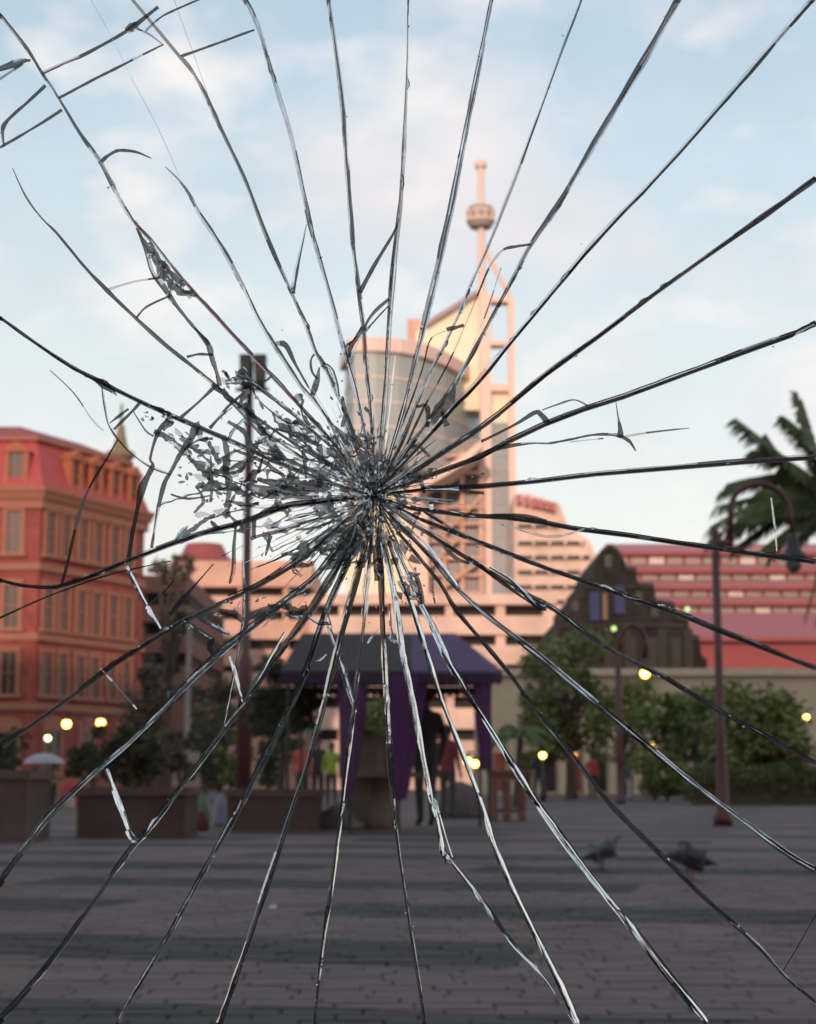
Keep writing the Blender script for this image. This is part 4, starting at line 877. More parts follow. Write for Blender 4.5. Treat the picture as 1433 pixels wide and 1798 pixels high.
# main cracks that run from the impact to the frame: (x, y, width), outside first
RAD = [
 ([(0, 25, 6), (45, 82, 6), (75, 130, 6), (105, 175, 6), (140, 233, 6), (175, 282, 7), (205, 340, 7), (232, 385, 6), (265, 420, 6), (300, 465, 6), (340, 512, 7), (380, 555, 7), (430, 610, 7), (480, 662, 7), (516, 700, 6), (580, 770, 5), (640, 845, 5)], 'kh'),
 ([(320, 100, 1.5), (335, 118, 4), (360, 165, 8), (385, 220, 8), (430, 315, 8), (470, 420, 8), (512, 515, 8), (535, 565, 8), (553, 614, 8), (569, 642, 9), (592, 692, 8), (610, 735, 8), (645, 830, 6)], 'kh'),
 ([(432, 0, 8), (452, 45, 9), (475, 120, 9), (510, 235, 9), (535, 350, 9), (547, 405, 8), (560, 450, 7), (580, 520, 8), (600, 600, 9), (612, 645, 8), (632, 720, 8), (650, 820, 6)], 'kbh'),
 ([(577, 0, 8), (590, 90, 8), (603, 200, 9), (612, 330, 8), (620, 430, 8), (630, 510, 8), (637, 570, 8), (643, 640, 8), (650, 700, 8), (657, 800, 7)], 'hkd'),
 ([(717, 0, 4), (716, 60, 2.5), (715, 115, 4), (711, 230, 8), (704, 350, 9), (693, 450, 10), (684, 560, 10), (680, 640, 9), (675, 720, 8), (666, 820, 7)], 'hdk'),
 ([(863, 0, 7), (840, 120, 8), (818, 230, 8), (795, 350, 10), (772, 455, 12), (757, 520, 11), (745, 570, 11), (725, 650, 9), (706, 730, 9), (678, 820, 7)], 'bkok'),
 ([(1020, 0, 5), (980, 105, 5), (940, 215, 6), (905, 310, 7), (870, 400, 7), (845, 458, 6), (825, 502, 6), (805, 552, 6), (780, 605, 7), (755, 655, 6), (735, 700, 6), (712, 760, 8), (680, 830, 7)], 'kh'),
 ([(1190, 0, 12), (1140, 90, 12), (1080, 190, 12), (1030, 275, 11), (980, 360, 10), (935, 425, 9), (900, 490, 8), (865, 555, 8), (830, 620, 9), (795, 680, 9), (765, 722, 9), (730, 770, 9), (690, 825, 8)], 'bkk'),
 ([(1425, 0, 11), (1385, 45, 10), (1330, 110, 10), (1260, 190, 9), (1190, 270, 8), (1130, 335, 8), (1090, 375, 9), (1030, 440, 11), (980, 500, 11), (930, 560, 10), (880, 620, 11), (835, 675, 10), (800, 710, 10), (760, 755, 9), (695, 825, 8)], 'kh'),
 ([(1433, 313, 10), (1340, 380, 10), (1240, 450, 9), (1150, 515, 9), (1050, 590, 8), (960, 655, 8), (880, 722, 10), (830, 760, 10), (760, 805, 9), (700, 845, 8)], 'kdk'),
 ([(1433, 567, 12), (1400, 583, 9), (1330, 608, 9), (1210, 652, 9), (1100, 693, 9), (1030, 715, 8), (960, 742, 8), (890, 775, 8), (845, 800, 10), (790, 820, 8), (730, 842, 8)], 'kkd'),
 ([(1433, 801, 8), (1350, 806, 8), (1250, 814, 8), (1150, 822, 7), (1050, 830, 6), (950, 842, 6), (850, 852, 7), (740, 857, 9)], 'dgk'),
 ([(1433, 985, 8), (1300, 967, 8), (1190, 951, 6), (1110, 939, 5), (1020, 928, 7), (950, 915, 7), (890, 907, 8), (820, 903, 5), (720, 890, 5)], 'kgd'),
 ([(1433, 1172, 9), (1350, 1140, 9), (1260, 1105, 9), (1190, 1075, 9), (1100, 1045, 9), (1000, 1010, 7), (930, 985, 6), (840, 950, 5), (740, 910, 5)], 'gkd'),
 ([(1433, 1340, 8), (1340, 1290, 9), (1250, 1240, 9), (1170, 1190, 8), (1090, 1150, 7), (1040, 1120, 7), (975, 1070, 8), (920, 1040, 7), (830, 985, 7), (720, 915, 6)], 'gdk'),
 ([(1433, 1528, 11), (1380, 1497, 11), (1300, 1437, 10), (1230, 1385, 10), (1150, 1320, 10), (1070, 1255, 12), (980, 1180, 12), (920, 1130, 10), (860, 1085, 10), (800, 1030, 10), (750, 970, 8), (700, 920, 7)], 'gwgd'),
 ([(1433, 1760, 5), (1380, 1715, 6), (1330, 1660, 9), (1230, 1570, 9), (1160, 1500, 9), (1070, 1410, 9), (1000, 1320, 8), (950, 1260, 8), (900, 1190, 7), (850, 1130, 8), (800, 1070, 8), (770, 1020, 7), (700, 935, 6)], 'ook'),
 ([(1243, 1798, 12), (1180, 1720, 12), (1110, 1630, 12), (1030, 1530, 11), (950, 1420, 11), (880, 1310, 11), (830, 1230, 12), (790, 1165, 13), (760, 1100, 12), (735, 1050, 8), (690, 950, 6)], 'wbwk'),
 ([(1015, 1798, 11), (985, 1730, 11), (950, 1660, 10), (905, 1570, 10), (870, 1490, 10), (845, 1410, 9), (815, 1330, 9), (780, 1240, 10), (760, 1180, 11), (735, 1100, 10), (722, 1060, 8), (682, 950, 6)], 'wwk'),
 ([(1010, 1800, 2), (975, 1745, 3), (945, 1705, 6), (905, 1662, 8), (870, 1615, 10), (830, 1560, 11), (795, 1515, 10), (778, 1495, 9), (768, 1440, 6), (757, 1400, 9), (745, 1340, 9), (730, 1260, 10), (715, 1180, 12), (705, 1130, 11), (690, 1030, 9), (668, 940, 7)], 'wbwk'),
 ([(745, 1798, 7), (735, 1720, 8), (722, 1640, 8), (710, 1560, 7), (697, 1470, 8), (688, 1380, 9), (682, 1280, 9), (676, 1180, 9), (672, 1100, 9), (668, 990, 10), (660, 930, 8)], 'okod'),
 ([(553, 1798, 6), (560, 1720, 6), (570, 1640, 7), (585, 1540, 8), (595, 1460, 8), (607, 1360, 9), (618, 1270, 9), (628, 1180, 9), (640, 1090, 9), (648, 1000, 9), (654, 930, 8)], 'kdh'),
 ([(385, 1798, 12), (420, 1700, 12), (450, 1610, 11), (480, 1520, 11), (510, 1430, 11), (540, 1340, 10), (565, 1250, 11), (585, 1170, 11), (605, 1090, 11), (630, 1000, 11), (648, 930, 8)], 'hkgd'),
 ([(205, 1798, 5), (240, 1735, 7), (280, 1670, 9), (330, 1580, 11), (380, 1490, 11), (430, 1400, 11), (470, 1320, 12), (510, 1240, 12), (540, 1170, 12), (570, 1080, 12), (605, 1000, 12), (640, 920, 8)], 'kdkh'),
 ([(0, 1790, 11), (50, 1735, 11), (110, 1660, 11), (180, 1560, 12), (235, 1485, 12), (260, 1458, 10), (300, 1405, 10), (350, 1340, 10), (395, 1280, 10), (430, 1230, 12), (480, 1160, 14), (540, 1080, 16), (590, 1000, 14), (640, 910, 8)], 'kgdh'),
 ([(0, 1545, 12), (80, 1440, 11), (150, 1370, 11), (230, 1300, 12), (310, 1220, 12), (370, 1160, 14), (430, 1110, 13), (500, 1055, 11), (560, 1005, 11), (640, 900, 8)], 'kdgh'),
 ([(0, 1310, 8), (60, 1268, 8), (140, 1210, 7), (200, 1165, 7), (270, 1120, 7), (320, 1090, 8), (380, 1062, 7), (450, 1030, 6), (540, 975, 7), (630, 890, 6)], 'kd'),
 ([(0, 1018, 7), (40, 1028, 6), (90, 1031, 6), (115, 1025, 8), (160, 1010, 9), (225, 982, 8), (290, 957, 7), (350, 936, 7), (430, 915, 8), (500, 888, 9), (560, 880, 9), (630, 872, 8)], 'kk'),
 ([(0, 557, 6), (60, 600, 6), (120, 640, 6), (165, 664, 7), (250, 706, 6), (322, 738, 7), (365, 756, 7), (412, 776, 7), (480, 808, 6), (560, 840, 6), (630, 862, 6)], 'kd'),
]
SEC = [  # secondary cracks: path, strips
 ([(240, 400, 5), (255, 435, 7), (268, 478, 8), (285, 500, 10), (305, 530, 8), (330, 562, 6), (352, 588, 7), (366, 606, 9), (372, 628, 10), (380, 652, 8), (386, 678, 9)], 'gk'),
 ([(22, 295, 1.5), (45, 345, 3), (75, 385, 2.5), (100, 410, 5), (150, 470, 7), (190, 512, 8), (240, 560, 7), (290, 605, 7), (330, 637, 7), (372, 672, 9), (420, 715, 7), (470, 760, 6), (540, 810, 6)], 'kk'),
 ([(178, 284, 7), (192, 272, 6), (210, 264, 6), (240, 267, 4), (266, 278, 1.5)], 'k'),
 ([(290, 293, 1.5), (325, 330, 6), (350, 375, 7), (390, 435, 8), (430, 510, 8), (452, 557, 8), (480, 603, 9), (502, 637, 9), (530, 680, 10), (548, 700, 9), (565, 722, 7), (605, 775, 5)], 'kh'),
 ([(318, 99, 5), (447, 52, 4.5)], 'k'),
 ([(538, 394, 2), (530, 430, 5), (521, 470, 8), (513, 515, 9)], 'ko'),
 ([(702, 385, 3), (690, 412, 4), (660, 462, 7), (632, 514, 9)], 'kk'),
 ([(683, 525, 5), (660, 545, 7), (645, 565, 6), (640, 580, 8)], 'gk'), ([(683, 536, 3), (655, 566, 4), (642, 582, 5)], 'k'),
 ([(638, 572, 6), (625, 595, 9), (612, 612, 12), (614, 628, 5)], 'kd'),
 ([(636, 585, 5), (622, 615, 5), (612, 640, 4)], 'h'),
 ([(932, 429, 4), (905, 433, 6), (884, 438, 4), (868, 456, 5), (855, 478, 4), (838, 520, 3), (815, 575, 3), (790, 632, 3), (762, 685, 3), (742, 720, 4), (715, 780, 4)], 'k'),
 ([(784, 579, 7), (800, 575, 7), (815, 571, 6)], 'k'),
 ([(783, 581, 3), (765, 588, 3), (753, 602, 3), (744, 640, 3), (735, 668, 3), (712, 730, 4), (680, 805, 4)], 'k'),
 ([(694, 625, 2), (690, 660, 3), (684, 720, 3), (676, 790, 3)], 'p'),
 ([(880, 470, 3), (850, 560, 3), (815, 640, 4), (780, 705, 5)], 'h'),
 ([(798, 672, 4), (795, 690, 14), (785, 705, 22), (768, 725, 20), (755, 745, 12)], 'gg'),
 ([(732, 715, 5), (748, 712, 9), (752, 730, 8), (750, 750, 8)], 'k'),
 ([(776, 722, 6), (780, 735, 8), (785, 748, 10)], 'k'),
 ([(845, 775, 5), (900, 748, 4), (938, 725, 8), (950, 728, 9), (963, 744, 9)], 'k'),
 ([(952, 720, 2), (985, 708, 3), (1010, 702, 3), (1034, 713, 3)], 'g'),
 ([(848, 800, 9), (870, 788, 8), (930, 778, 4), (965, 778, 5), (1000, 772, 4), (1040, 764, 5), (1075, 763, 6), (1092, 767, 8), (1106, 776, 6), (1116, 792, 2)], 'kk'),
 ([(1095, 767, 4), (1150, 758, 4), (1210, 752, 1.5)], 'g'), ([(1000, 776, 3), (1060, 770, 3)], 's'),
 ([(1081, 700, 1.5), (1086, 735, 3), (1089, 752, 8), (1089, 768, 12)], 'k'),
 ([(860, 905, 5), (910, 905, 7), (960, 915, 7)], 'k'),
 ([(880, 920, 3), (930, 935, 4), (960, 942, 5), (990, 940, 5), (1026, 929, 3)], 'h'),
 ([(955, 1068, 9), (920, 1050, 7), (885, 1025, 8), (850, 998, 8), (822, 978, 8)], 'kd'), ([(960, 1068, 10), (940, 1062, 10), (900, 1020, 6), (860, 995, 5)], 'kb'),
 ([(300, 985, 2), (200, 1007, 3), (120, 1034, 3), (60, 1058, 3), (0, 1085, 4)], 'd'),
 ([(207, 772, 2.5), (190, 802, 5), (162, 848, 6), (145, 885, 7), (132, 930, 6), (120, 985, 6), (108, 1026, 6)], 'k'),
 ([(294, 735, 6), (276, 762, 8), (264, 805, 5), (268, 818, 8), (250, 855, 12), (242, 890, 9), (234, 930, 8), (226, 980, 9)], 'kk'),
 ([(345, 748, 16), (335, 770, 12), (318, 795, 10), (300, 828, 8), (288, 850, 9), (278, 890, 7), (272, 925, 5), (266, 962, 6)], 'kk'),
 ([(218, 985, 6), (235, 1020, 8), (255, 1058, 8), (262, 1072, 9), (282, 1104, 5)], 'wb'),
 ([(177, 1174, 3), (205, 1205, 4), (240, 1245, 2)], 'w'),
 ([(187, 1350, 7), (205, 1400, 9), (218, 1432, 9), (228, 1460, 7), (240, 1476, 8)], 'bwb'), ([(224, 1458, 9), (232, 1472, 10), (242, 1478, 8)], 'gb'),
 ([(404, 1152, 5), (415, 1188, 7), (427, 1232, 6)], 'bw'), ([(322, 1088, 6), (345, 1103, 7), (372, 1120, 8)], 'gb'), ([(350, 1085, 8), (385, 1105, 8), (404, 1112, 7)], 'hg'),
 ([(88, 650, 1.5), (130, 690, 2), (160, 735, 3), (182, 757, 2)], 's'), ([(179, 678, 3), (184, 712, 5), (194, 752, 4), (225, 790, 4), (262, 818, 5), (300, 833, 4)], 'sk'),
 ([(163, 664, 4), (178, 672, 14), (190, 680, 12), (205, 694, 3)], 'kk'),
 ([(246, 706, 6), (232, 722, 5), (200, 754, 5)], 'k'), ([(226, 718, 5), (208, 731, 5), (192, 743, 2)], 'k'), ([(234, 722, 2), (255, 755, 4), (270, 766, 4)], 'g'),
 ([(265, 712, 3), (285, 722, 10), (292, 730, 12)], 'd'),
 ([(74, 129, 6), (110, 112, 6), (150, 95, 7), (200, 68, 7), (232, 48, 10), (278, 12, 8)], 'kk'), ([(222, 55, 10), (236, 46, 14), (245, 42, 6)], 'gb'), ([(240, 50, 4), (262, 60, 4), (288, 80, 1.5)], 'k'),
 ([(102, 173, 6), (160, 142, 5), (225, 109, 5), (287, 78, 3)], 'k'), ([(256, 54, 4), (280, 32, 4), (310, 16, 4), (362, -6, 3)], 'k'),
 ([(-5, 123, 9), (25, 112, 12), (40, 107, 8), (54, 106, 4)], 'kgk'), ([(-5, 142, 5), (40, 112, 4)], 'k'),
 ([(80, 150, 6), (50, 178, 6), (22, 203, 6), (7, 220, 7), (5, 236, 6), (7, 258, 3)], 'k'), ([(109, 193, 5), (60, 224, 5), (0, 259, 6)], 'k'), ([(-5, 236, 5), (3, 232, 3)], 'k'),
 ([(160, 0, 1.6), (200, 72, 1.6), (230, 135, 1.4), (280, 230, 1.4), (315, 310, 1.4)], 's'), ([(306, 0, 1.8), (340, 95, 1.8), (365, 165, 1.5)], 's'),
 ([(189, 509, 5), (235, 495, 4), (278, 488, 5)], 'k'), ([(240, 558, 5), (258, 538, 4), (302, 518, 5)], 'k'), ([(328, 627, 5), (350, 622, 5), (374, 623, 5)], 'k'),
 ([(376, 680, 7), (350, 705, 4), (318, 733, 5)], 'k'), ([(408, 715, 2), (388, 731, 4), (368, 752, 6)], 'k'),
 ([(483, 603, 8), (502, 606, 10), (520, 642, 4), (550, 694, 4), (580, 745, 5), (600, 790, 4)], 'k'),
 ([(552, 622, 4), (546, 634, 4), (548, 652, 4), (557, 665, 3)], 'k'), ([(561, 645, 3), (557, 668, 9), (549, 694, 10)], 'k'),
 ([(567, 640, 8), (580, 646, 8), (589, 668, 8), (594, 696, 9)], 'kh'),
 ([(531, 692, 4), (524, 698, 12), (514, 702, 4)], 'k'), ([(443, 673, 4), (452, 700, 3), (500, 740, 3), (525, 742, 4)], 'k'),
 ([(443, 672, 7), (500, 715, 7), (560, 765, 6), (620, 820, 6)], 'bk'), ([(370, 752, 6), (400, 715, 5), (428, 690, 5)], 'k'),
 ([(400, 700, 6), (440, 740, 9), (475, 775, 10), (500, 805, 8)], 'gk'), ([(395, 690, 5), (470, 748, 5), (560, 805, 5), (630, 850, 5)], 'k'),
 ([(1354, 874, 3), (1360, 920, 4), (1365, 972, 2)], 'b'), ([(1433, 1605, 2), (1405, 1655, 2), (1375, 1705, 2)], 'k'),
 ([(575, 1098, 7), (590, 1135, 8), (600, 1165, 9), (607, 1190, 8), (618, 1225, 10), (626, 1250, 6)], 'gbh'), ([(600, 1145, 8), (603, 1175, 12), (612, 1215, 10), (622, 1240, 5)], 'g'),
 ([(415, 918, 4), (411, 960, 6), (410, 1000, 7), (403, 1025, 3)], 'gk'), ([(427, 985, 5), (430, 1040, 8), (427, 1100, 8), (418, 1150, 6), (408, 1200, 5), (394, 1272, 3)], 'ghk'), ([(395, 1275, 3), (410, 1258, 4), (432, 1230, 5)], 'h'),
 ([(446, 912, 8), (446, 944, 8)], 'k'), ([(475, 940, 8), (470, 962, 6), (466, 976, 3)], 'k'), ([(600, 905, 6), (545, 915, 6), (470, 936, 7), (440, 946, 8)], 'kd'),
 ([(585, 916, 4), (545, 928, 4), (520, 930, 4)], 'k'), ([(590, 920, 3), (500, 975, 3), (440, 1000, 3)], 'd'), ([(596, 918, 6), (540, 960, 9), (495, 998, 7), (440, 1030, 4), (400, 1046, 4)], 'kk'),
 ([(300, 868, 3), (330, 876, 4), (370, 870, 3)], 'k'), ([(330, 924, 3), (318, 935, 10), (308, 950, 3)], 'gb'), ([(370, 915, 5), (380, 925, 10), (388, 928, 4)], 'k'),
 ([(375, 990, 3), (340, 1030, 4), (318, 1055, 8), (298, 1080, 4)], 'k'), ([(305, 1020, 2), (285, 1042, 4), (258, 1065, 6)], 'k'),
 ([(440, 790, 12), (430, 760, 8), (400, 740, 6)], 'g'), ([(343, 742, 14), (350, 760, 12), (352, 775, 6)], 'g'), ([(392, 765, 10), (398, 790, 9), (402, 818, 9)], 'g'),
 ([(560, 868, 10), (530, 868, 16), (505, 864, 24), (480, 866, 18), (455, 860, 22), (430, 850, 10)], 'ggg'), ([(580, 845, 12), (570, 880, 14), (585, 910, 10)], 'gk'), ([(510, 820, 7), (506, 843, 6)], 'k'), ([(462, 802, 3), (453, 830, 6)], 'k'),
 ([(560, 780, 10), (566, 815, 9), (560, 850, 8)], 'g'), ([(532, 790, 8), (536, 820, 8), (540, 840, 8)], 'gk'), ([(642, 835, 12), (638, 880, 16), (632, 920, 20), (622, 960, 26), (600, 985, 24)], 'ghgbg'),
 ([(668, 790, 8), (668, 840, 14), (672, 880, 14), (668, 930, 14), (664, 980, 18), (662, 1020, 10)], 'ghk'), ([(735, 835, 8), (741, 850, 9), (745, 866, 6)], 'k'), ([(742, 893, 4), (733, 905, 7), (724, 930, 5)], 'kk'),
 ([(715, 830, 7), (710, 860, 7), (712, 890, 7)], 'g'), ([(700, 920, 4), (745, 952, 5), (790, 1010, 6), (805, 1035, 6)], 'wb'), ([(765, 945, 3), (800, 980, 8), (830, 990, 6)], 'h'), ([(820, 945, 4), (850, 955, 6), (900, 978, 4)], 'h'),
 ([(740, 860, 6), (790, 860, 5), (850, 866, 6)], 'sg'), ([(756, 872, 5), (757, 885, 10), (760, 898, 6)], 'b'), ([(745, 898, 5), (790, 925, 7), (830, 945, 4)], 'sg'),
 ([(762, 1000, 4), (760, 1035, 5), (764, 1060, 4)], 'k'), ([(700, 1020, 7), (712, 1040, 9), (725, 1050, 8), (742, 1045, 7)], 'gbk'), ([(730, 1010, 8), (738, 1035, 9), (742, 1060, 8)], 'gk'),
 ([(755, 1395, 5), (763, 1410, 9), (772, 1428, 3)], 'b'), ([(772, 1430, 1.5), (783, 1470, 2), (795, 1505, 1.5)], 'p'), ([(665, 1105, 3), (650, 1122, 4), (646, 1130, 3)], 'h'), ([(684, 1060, 4), (685, 1090, 5), (690, 1125, 5)], 'go'), ([(683, 1118, 6), (692, 1126, 7), (702, 1128, 5)], 'b'),
 ([(545, 1085, 5), (560, 1094, 8), (582, 1094, 6)], 'bk'), ([(500, 1078, 8), (520, 1080, 14), (533, 1078, 14)], 'gb'), ([(553, 1160, 3), (562, 1157, 7), (572, 1148, 6)], 'gb'), ([(568, 1232, 3), (572, 1222, 8), (580, 1220, 4)], 'b'),
 ([(570, 1065, 4), (578, 1090, 6), (582, 1110, 6)], 'gb'), ([(430, 1232, 5), (447, 1200, 8), (462, 1175, 6), (500, 1110, 5)], 'go'), ([(295, 1225, 3), (296, 1215, 9), (300, 1205, 4)], 'k'),
 ([(375, 1150, 10), (368, 1135, 12), (375, 1120, 6)], 'k'), ([(452, 1185, 4), (448, 1195, 8), (436, 1215, 4)], 'h'),
]
WEB = [  # thick jagged pieces of the broken web left of the impact
 [(270, 758, 8), (290, 766, 15), (305, 778, 13), (322, 790, 14), (336, 801, 9)], [(302, 726, 14), (296, 742, 13), (287, 756, 7)], [(328, 786, 6), (350, 772, 4), (374, 770, 5)], [(335, 785, 6), (355, 800, 5), (376, 818, 7)],
 [(365, 775, 7), (375, 795, 8), (386, 815, 8)], [(330, 800, 6), (342, 813, 9), (355, 825, 11), (367, 838, 9), (378, 850, 10), (396, 856, 8)], [(372, 675, 7), (385, 684, 12), (400, 697, 9), (411, 706, 5)],
 [(370, 800, 5), (372, 850, 7), (370, 882, 5)], [(395, 800, 8), (400, 832, 12), (402, 860, 12), (398, 884, 6)], [(378, 903, 6), (362, 912, 6), (345, 925, 8), (330, 935, 7), (318, 942, 3)],
 [(396, 672, 8), (415, 668, 15), (432, 668, 13), (447, 673, 6)], [(445, 672, 5), (465, 669, 4), (476, 660, 4)], [(432, 688, 9), (425, 704, 8), (419, 717, 6)], [(428, 708, 8), (441, 724, 11), (455, 745, 9), (468, 768, 11), (478, 785, 12), (501, 809, 9)],
 [(482, 722, 7), (492, 740, 15), (515, 752, 24), (540, 762, 21), (562, 776, 12)], [(532, 700, 5), (531, 728, 6), (546, 746, 7)], [(475, 768, 7), (456, 776, 7), (446, 790, 8), (438, 808, 5)], [(450, 792, 5), (500, 806, 5), (530, 818, 7), (572, 841, 6)],
 [(452, 841, 6), (485, 848, 13), (520, 857, 21), (555, 852, 17), (582, 846, 9)], [(494, 880, 9), (470, 895, 8), (442, 909, 4)], [(578, 862, 9), (582, 890, 12), (590, 906, 11), (602, 917, 8)], [(398, 832, 6), (420, 826, 8), (432, 814, 5)],
 [(398, 848, 8), (420, 862, 14), (442, 870, 11), (462, 868, 6)], [(402, 880, 6), (430, 886, 10), (455, 884, 7)], [(430, 735, 5), (410, 755, 6), (400, 775, 5)], [(410, 790, 5), (440, 800, 6), (470, 815, 7), (500, 838, 6)], [(345, 855, 4), (358, 880, 6), (340, 900, 4)],
 [(575, 985, 10), (600, 970, 20), (620, 950, 22), (640, 930, 14)], [(560, 1000, 8), (590, 990, 16), (615, 985, 14)], [(600, 700, 5), (606, 725, 8), (602, 750, 7)], [(640, 715, 5), (655, 735, 7), (652, 760, 7)], [(610, 760, 8), (630, 775, 12), (645, 790, 12)], [(590, 800, 10), (615, 815, 13), (635, 830, 12)],
 [(500, 915, 4), (530, 905, 6), (560, 900, 8)], [(520, 985, 7), (515, 1000, 8), (530, 1012, 5)], [(470, 1062, 6), (500, 1066, 14), (522, 1072, 16), (540, 1064, 8)], [(385, 1072, 7), (410, 1078, 14), (425, 1090, 10)], [(430, 1090, 8), (460, 1072, 9), (490, 1062, 7)], [(335, 1078, 6), (352, 1084, 9), (372, 1096, 6)],
]
WEB += [[(243, 405, 4), (258, 432, 8), (272, 455, 11), (283, 478, 14), (295, 492, 13), (310, 508, 16), (328, 515, 10), (346, 521, 4)], [(262, 425, 5), (280, 455, 7), (300, 480, 8), (324, 503, 8)], [(287, 468, 8), (275, 490, 5)], [(302, 500, 10), (298, 526, 5)], [(318, 490, 7), (322, 512, 8), (340, 512, 6)], [(268, 440, 8), (262, 455, 5)]]
# chips broken out along the cracks
for pts, code in RAD:
    for _ in range(GR.randint(2, 5)):
        q = GR.randint(1, len(pts) - 3); t_ = GR.random(); x, y = (pts[q][j] + (pts[q + 1][j] - pts[q][j]) * t_ for j in range(2)); dx, dy = pts[q + 1][0] - pts[q][0], pts[q + 1][1] - pts[q][1]; l = math.hypot(dx, dy); sd = GR.choice([-1, 1]); ln = GR.uniform(8, 26)
        SEC.append(([(x - dx / l * ln, y - dy / l * ln, 1), (x - dy / l * sd * 3.2, y + dx / l * sd * 3.2, GR.uniform(3, 6)), (x + dx / l * ln * .6, y + dy / l * ln * .6, 1)], GR.choice(['h', 'k', 'w', 'g', 'kh', 's'])))
hits = []
x0p, x1p, z0p, z1p = PANE
def to_border(a, b):
    """carry the crack on past its last point to the border of the pane"""
    p, q = q3(*b), q3(*a); d = (q - p); d.y = 0; d.normalize(); ts = []
    if abs(d.x) > 1e-6: ts += [((x1p if d.x > 0 else x0p) - q.x) / d.x]
    if abs(d.z) > 1e-6: ts += [((z1p if d.z > 0 else z0p) - q.z) / d.z]
    return q + d * min(t for t in ts if t > -1e-6)
def perim(p):
    if abs(p.z - z1p) < 1e-4: return p.x - x0p
    if abs(p.x - x1p) < 1e-4: return (x1p - x0p) + (z1p - p.z)
    if abs(p.z - z0p) < 1e-4: return (x1p - x0p) + (z1p - z0p) + (x1p - p.x)
    return 2 * (x1p - x0p) + (z1p - z0p) + (p.z - z0p)
paths = []
for pts, code in RAD:
    mb = MB(); ribbon(mb, pts, code, glint=.05 if code[0] == 'w' else GLINT)
    end = to_border(pts[0][:2], pts[1][:2]); s = q3(*pts[0][:2])
    if pts[0][2] > 3:                                                # the crack goes on outside the picture
        e = end; wd = pts[0][2] * .45 / FPX; d = (e - s); nn = Vector((-d.z, 0, d.x)).normalized() * wd * .5
        mb.add([s - nn + Vector((0, .001, 0)), s + nn + Vector((0, .003, 0)), e + nn * .4 + Vector((0, .003, 0)), e - nn * .4 + Vector((0, .001, 0))], [(0, 1, 2, 3)], K_)
    mb.build('crack', MATS, pane)
    paths.append((perim(end), [q3(*p[:2]) for p in pts], end))
for pts, code in SEC:
    mb = MB(); ribbon(mb, pts, code, step=9); mb.build('crack', MATS, pane)
for pts in WEB:
    mb = MB(); ribbon(mb, pts, GR.choice(['gg', 'gk', 'ghg', 'g']), step=6, raw=.22, glint=.12, core=False); mb.build('web_piece', MATS, pane)
# the shards between them: solid pieces of glass
paths.sort(key=lambda a: a[0]); per = 2 * (x1p - x0p) + 2 * (z1p - z0p)
corner = [(x1p - x0p, Vector((x1p, GLASS_Y, z1p))), ((x1p - x0p) + (z1p - z0p), Vector((x1p, GLASS_Y, z0p))), (2 * (x1p - x0p) + (z1p - z0p), Vector((x0p, GLASS_Y, z0p))), (per, Vector((x0p, GLASS_Y, z1p)))]
c3 = q3(*CEN)
for i in range(len(paths)):
    a, b = paths[i], paths[(i + 1) % len(paths)]; pa, pb = a[0], b[0] + (per if i == len(paths) - 1 else 0)
    mid = [c for k in (0, per) for c in [(q[0] + k, q[1]) for q in corner] if pa < c[0] < pb]
    poly = [c3] + a[1][::-1] + [a[2]] + [m[1] for m in sorted(mid, key=lambda m: m[0])] + [b[2]] + b[1]
    cc = sum(poly, Vector()) / len(poly); poly = [cc + (p - cc) * .9985 for p in poly]
    MB().prism(poly, (0, T, 0)).build('shard', M_pane, pane)
# crushed zone round the impact: a net of jagged cracks, flakes and splinters, too many to pick apart
CL = [(640, 870, 42, 80, 0, 1.0), (612, 955, 62, 46, -.6, 1.0), (525, 852, 90, 20, .05, .95), (410, 848, 62, 34, .3, .95), (335, 772, 70, 18, .45, .9), (520, 752, 54, 28, .5, .95), (410, 668, 38, 22, .3, .8),
      (298, 478, 66, 10, .83, .9), (420, 1072, 80, 20, -.35, .6), (505, 1070, 46, 18, -.4, .8), (585, 900, 20, 46, 0, .9), (722, 1030, 26, 26, .8, .5),
      (470, 815, 80, 40, .5, .6), (560, 805, 44, 55, .6, .8), (600, 740, 22, 50, -.3, .6), (690, 860, 28, 60, .3, .6), (700, 960, 28, 45, -.3, .5), (545, 962, 56, 16, -.6, .6), (450, 760, 70, 18, .6, .6), (360, 830, 34, 34, 0, .8), (390, 905, 50, 24, -.2, .4), (640, 800, 30, 40, 0, .7)]
def dens(x, y):
    d = 0
    for (cx, cy, ra, rb, ang, k) in CL:
        ex, ey = x - cx, y - cy; u_, v_ = (ex * math.cos(ang) + ey * math.sin(ang)) / ra, (-ex * math.sin(ang) + ey * math.cos(ang)) / rb
        q = u_ * u_ + v_ * v_; d = max(d, k * math.exp(-q * .9))
    return d
def reach(a):                                                        # how far the crushed zone reaches in each direction
    a = a % (2 * math.pi); dv = abs(a - math.pi * .98); dv = min(dv, 2 * math.pi - dv)
    return 120 + 235 * math.exp(-(dv / .62) ** 2)
net = MB(); NA = 50; RR = [.07, .14, .22, .31, .41, .51, .61, .72, .84, .97]; grid = {}
for i in range(NA):
    for k, rr in enumerate(RR):
        a = 2 * math.pi * (i + GR.uniform(-.38, .38)) / NA; r = reach(a) * rr * GR.uniform(.88, 1.12); grid[i, k] = (CEN[0] + r * math.cos(a), CEN[1] + r * math.sin(a))
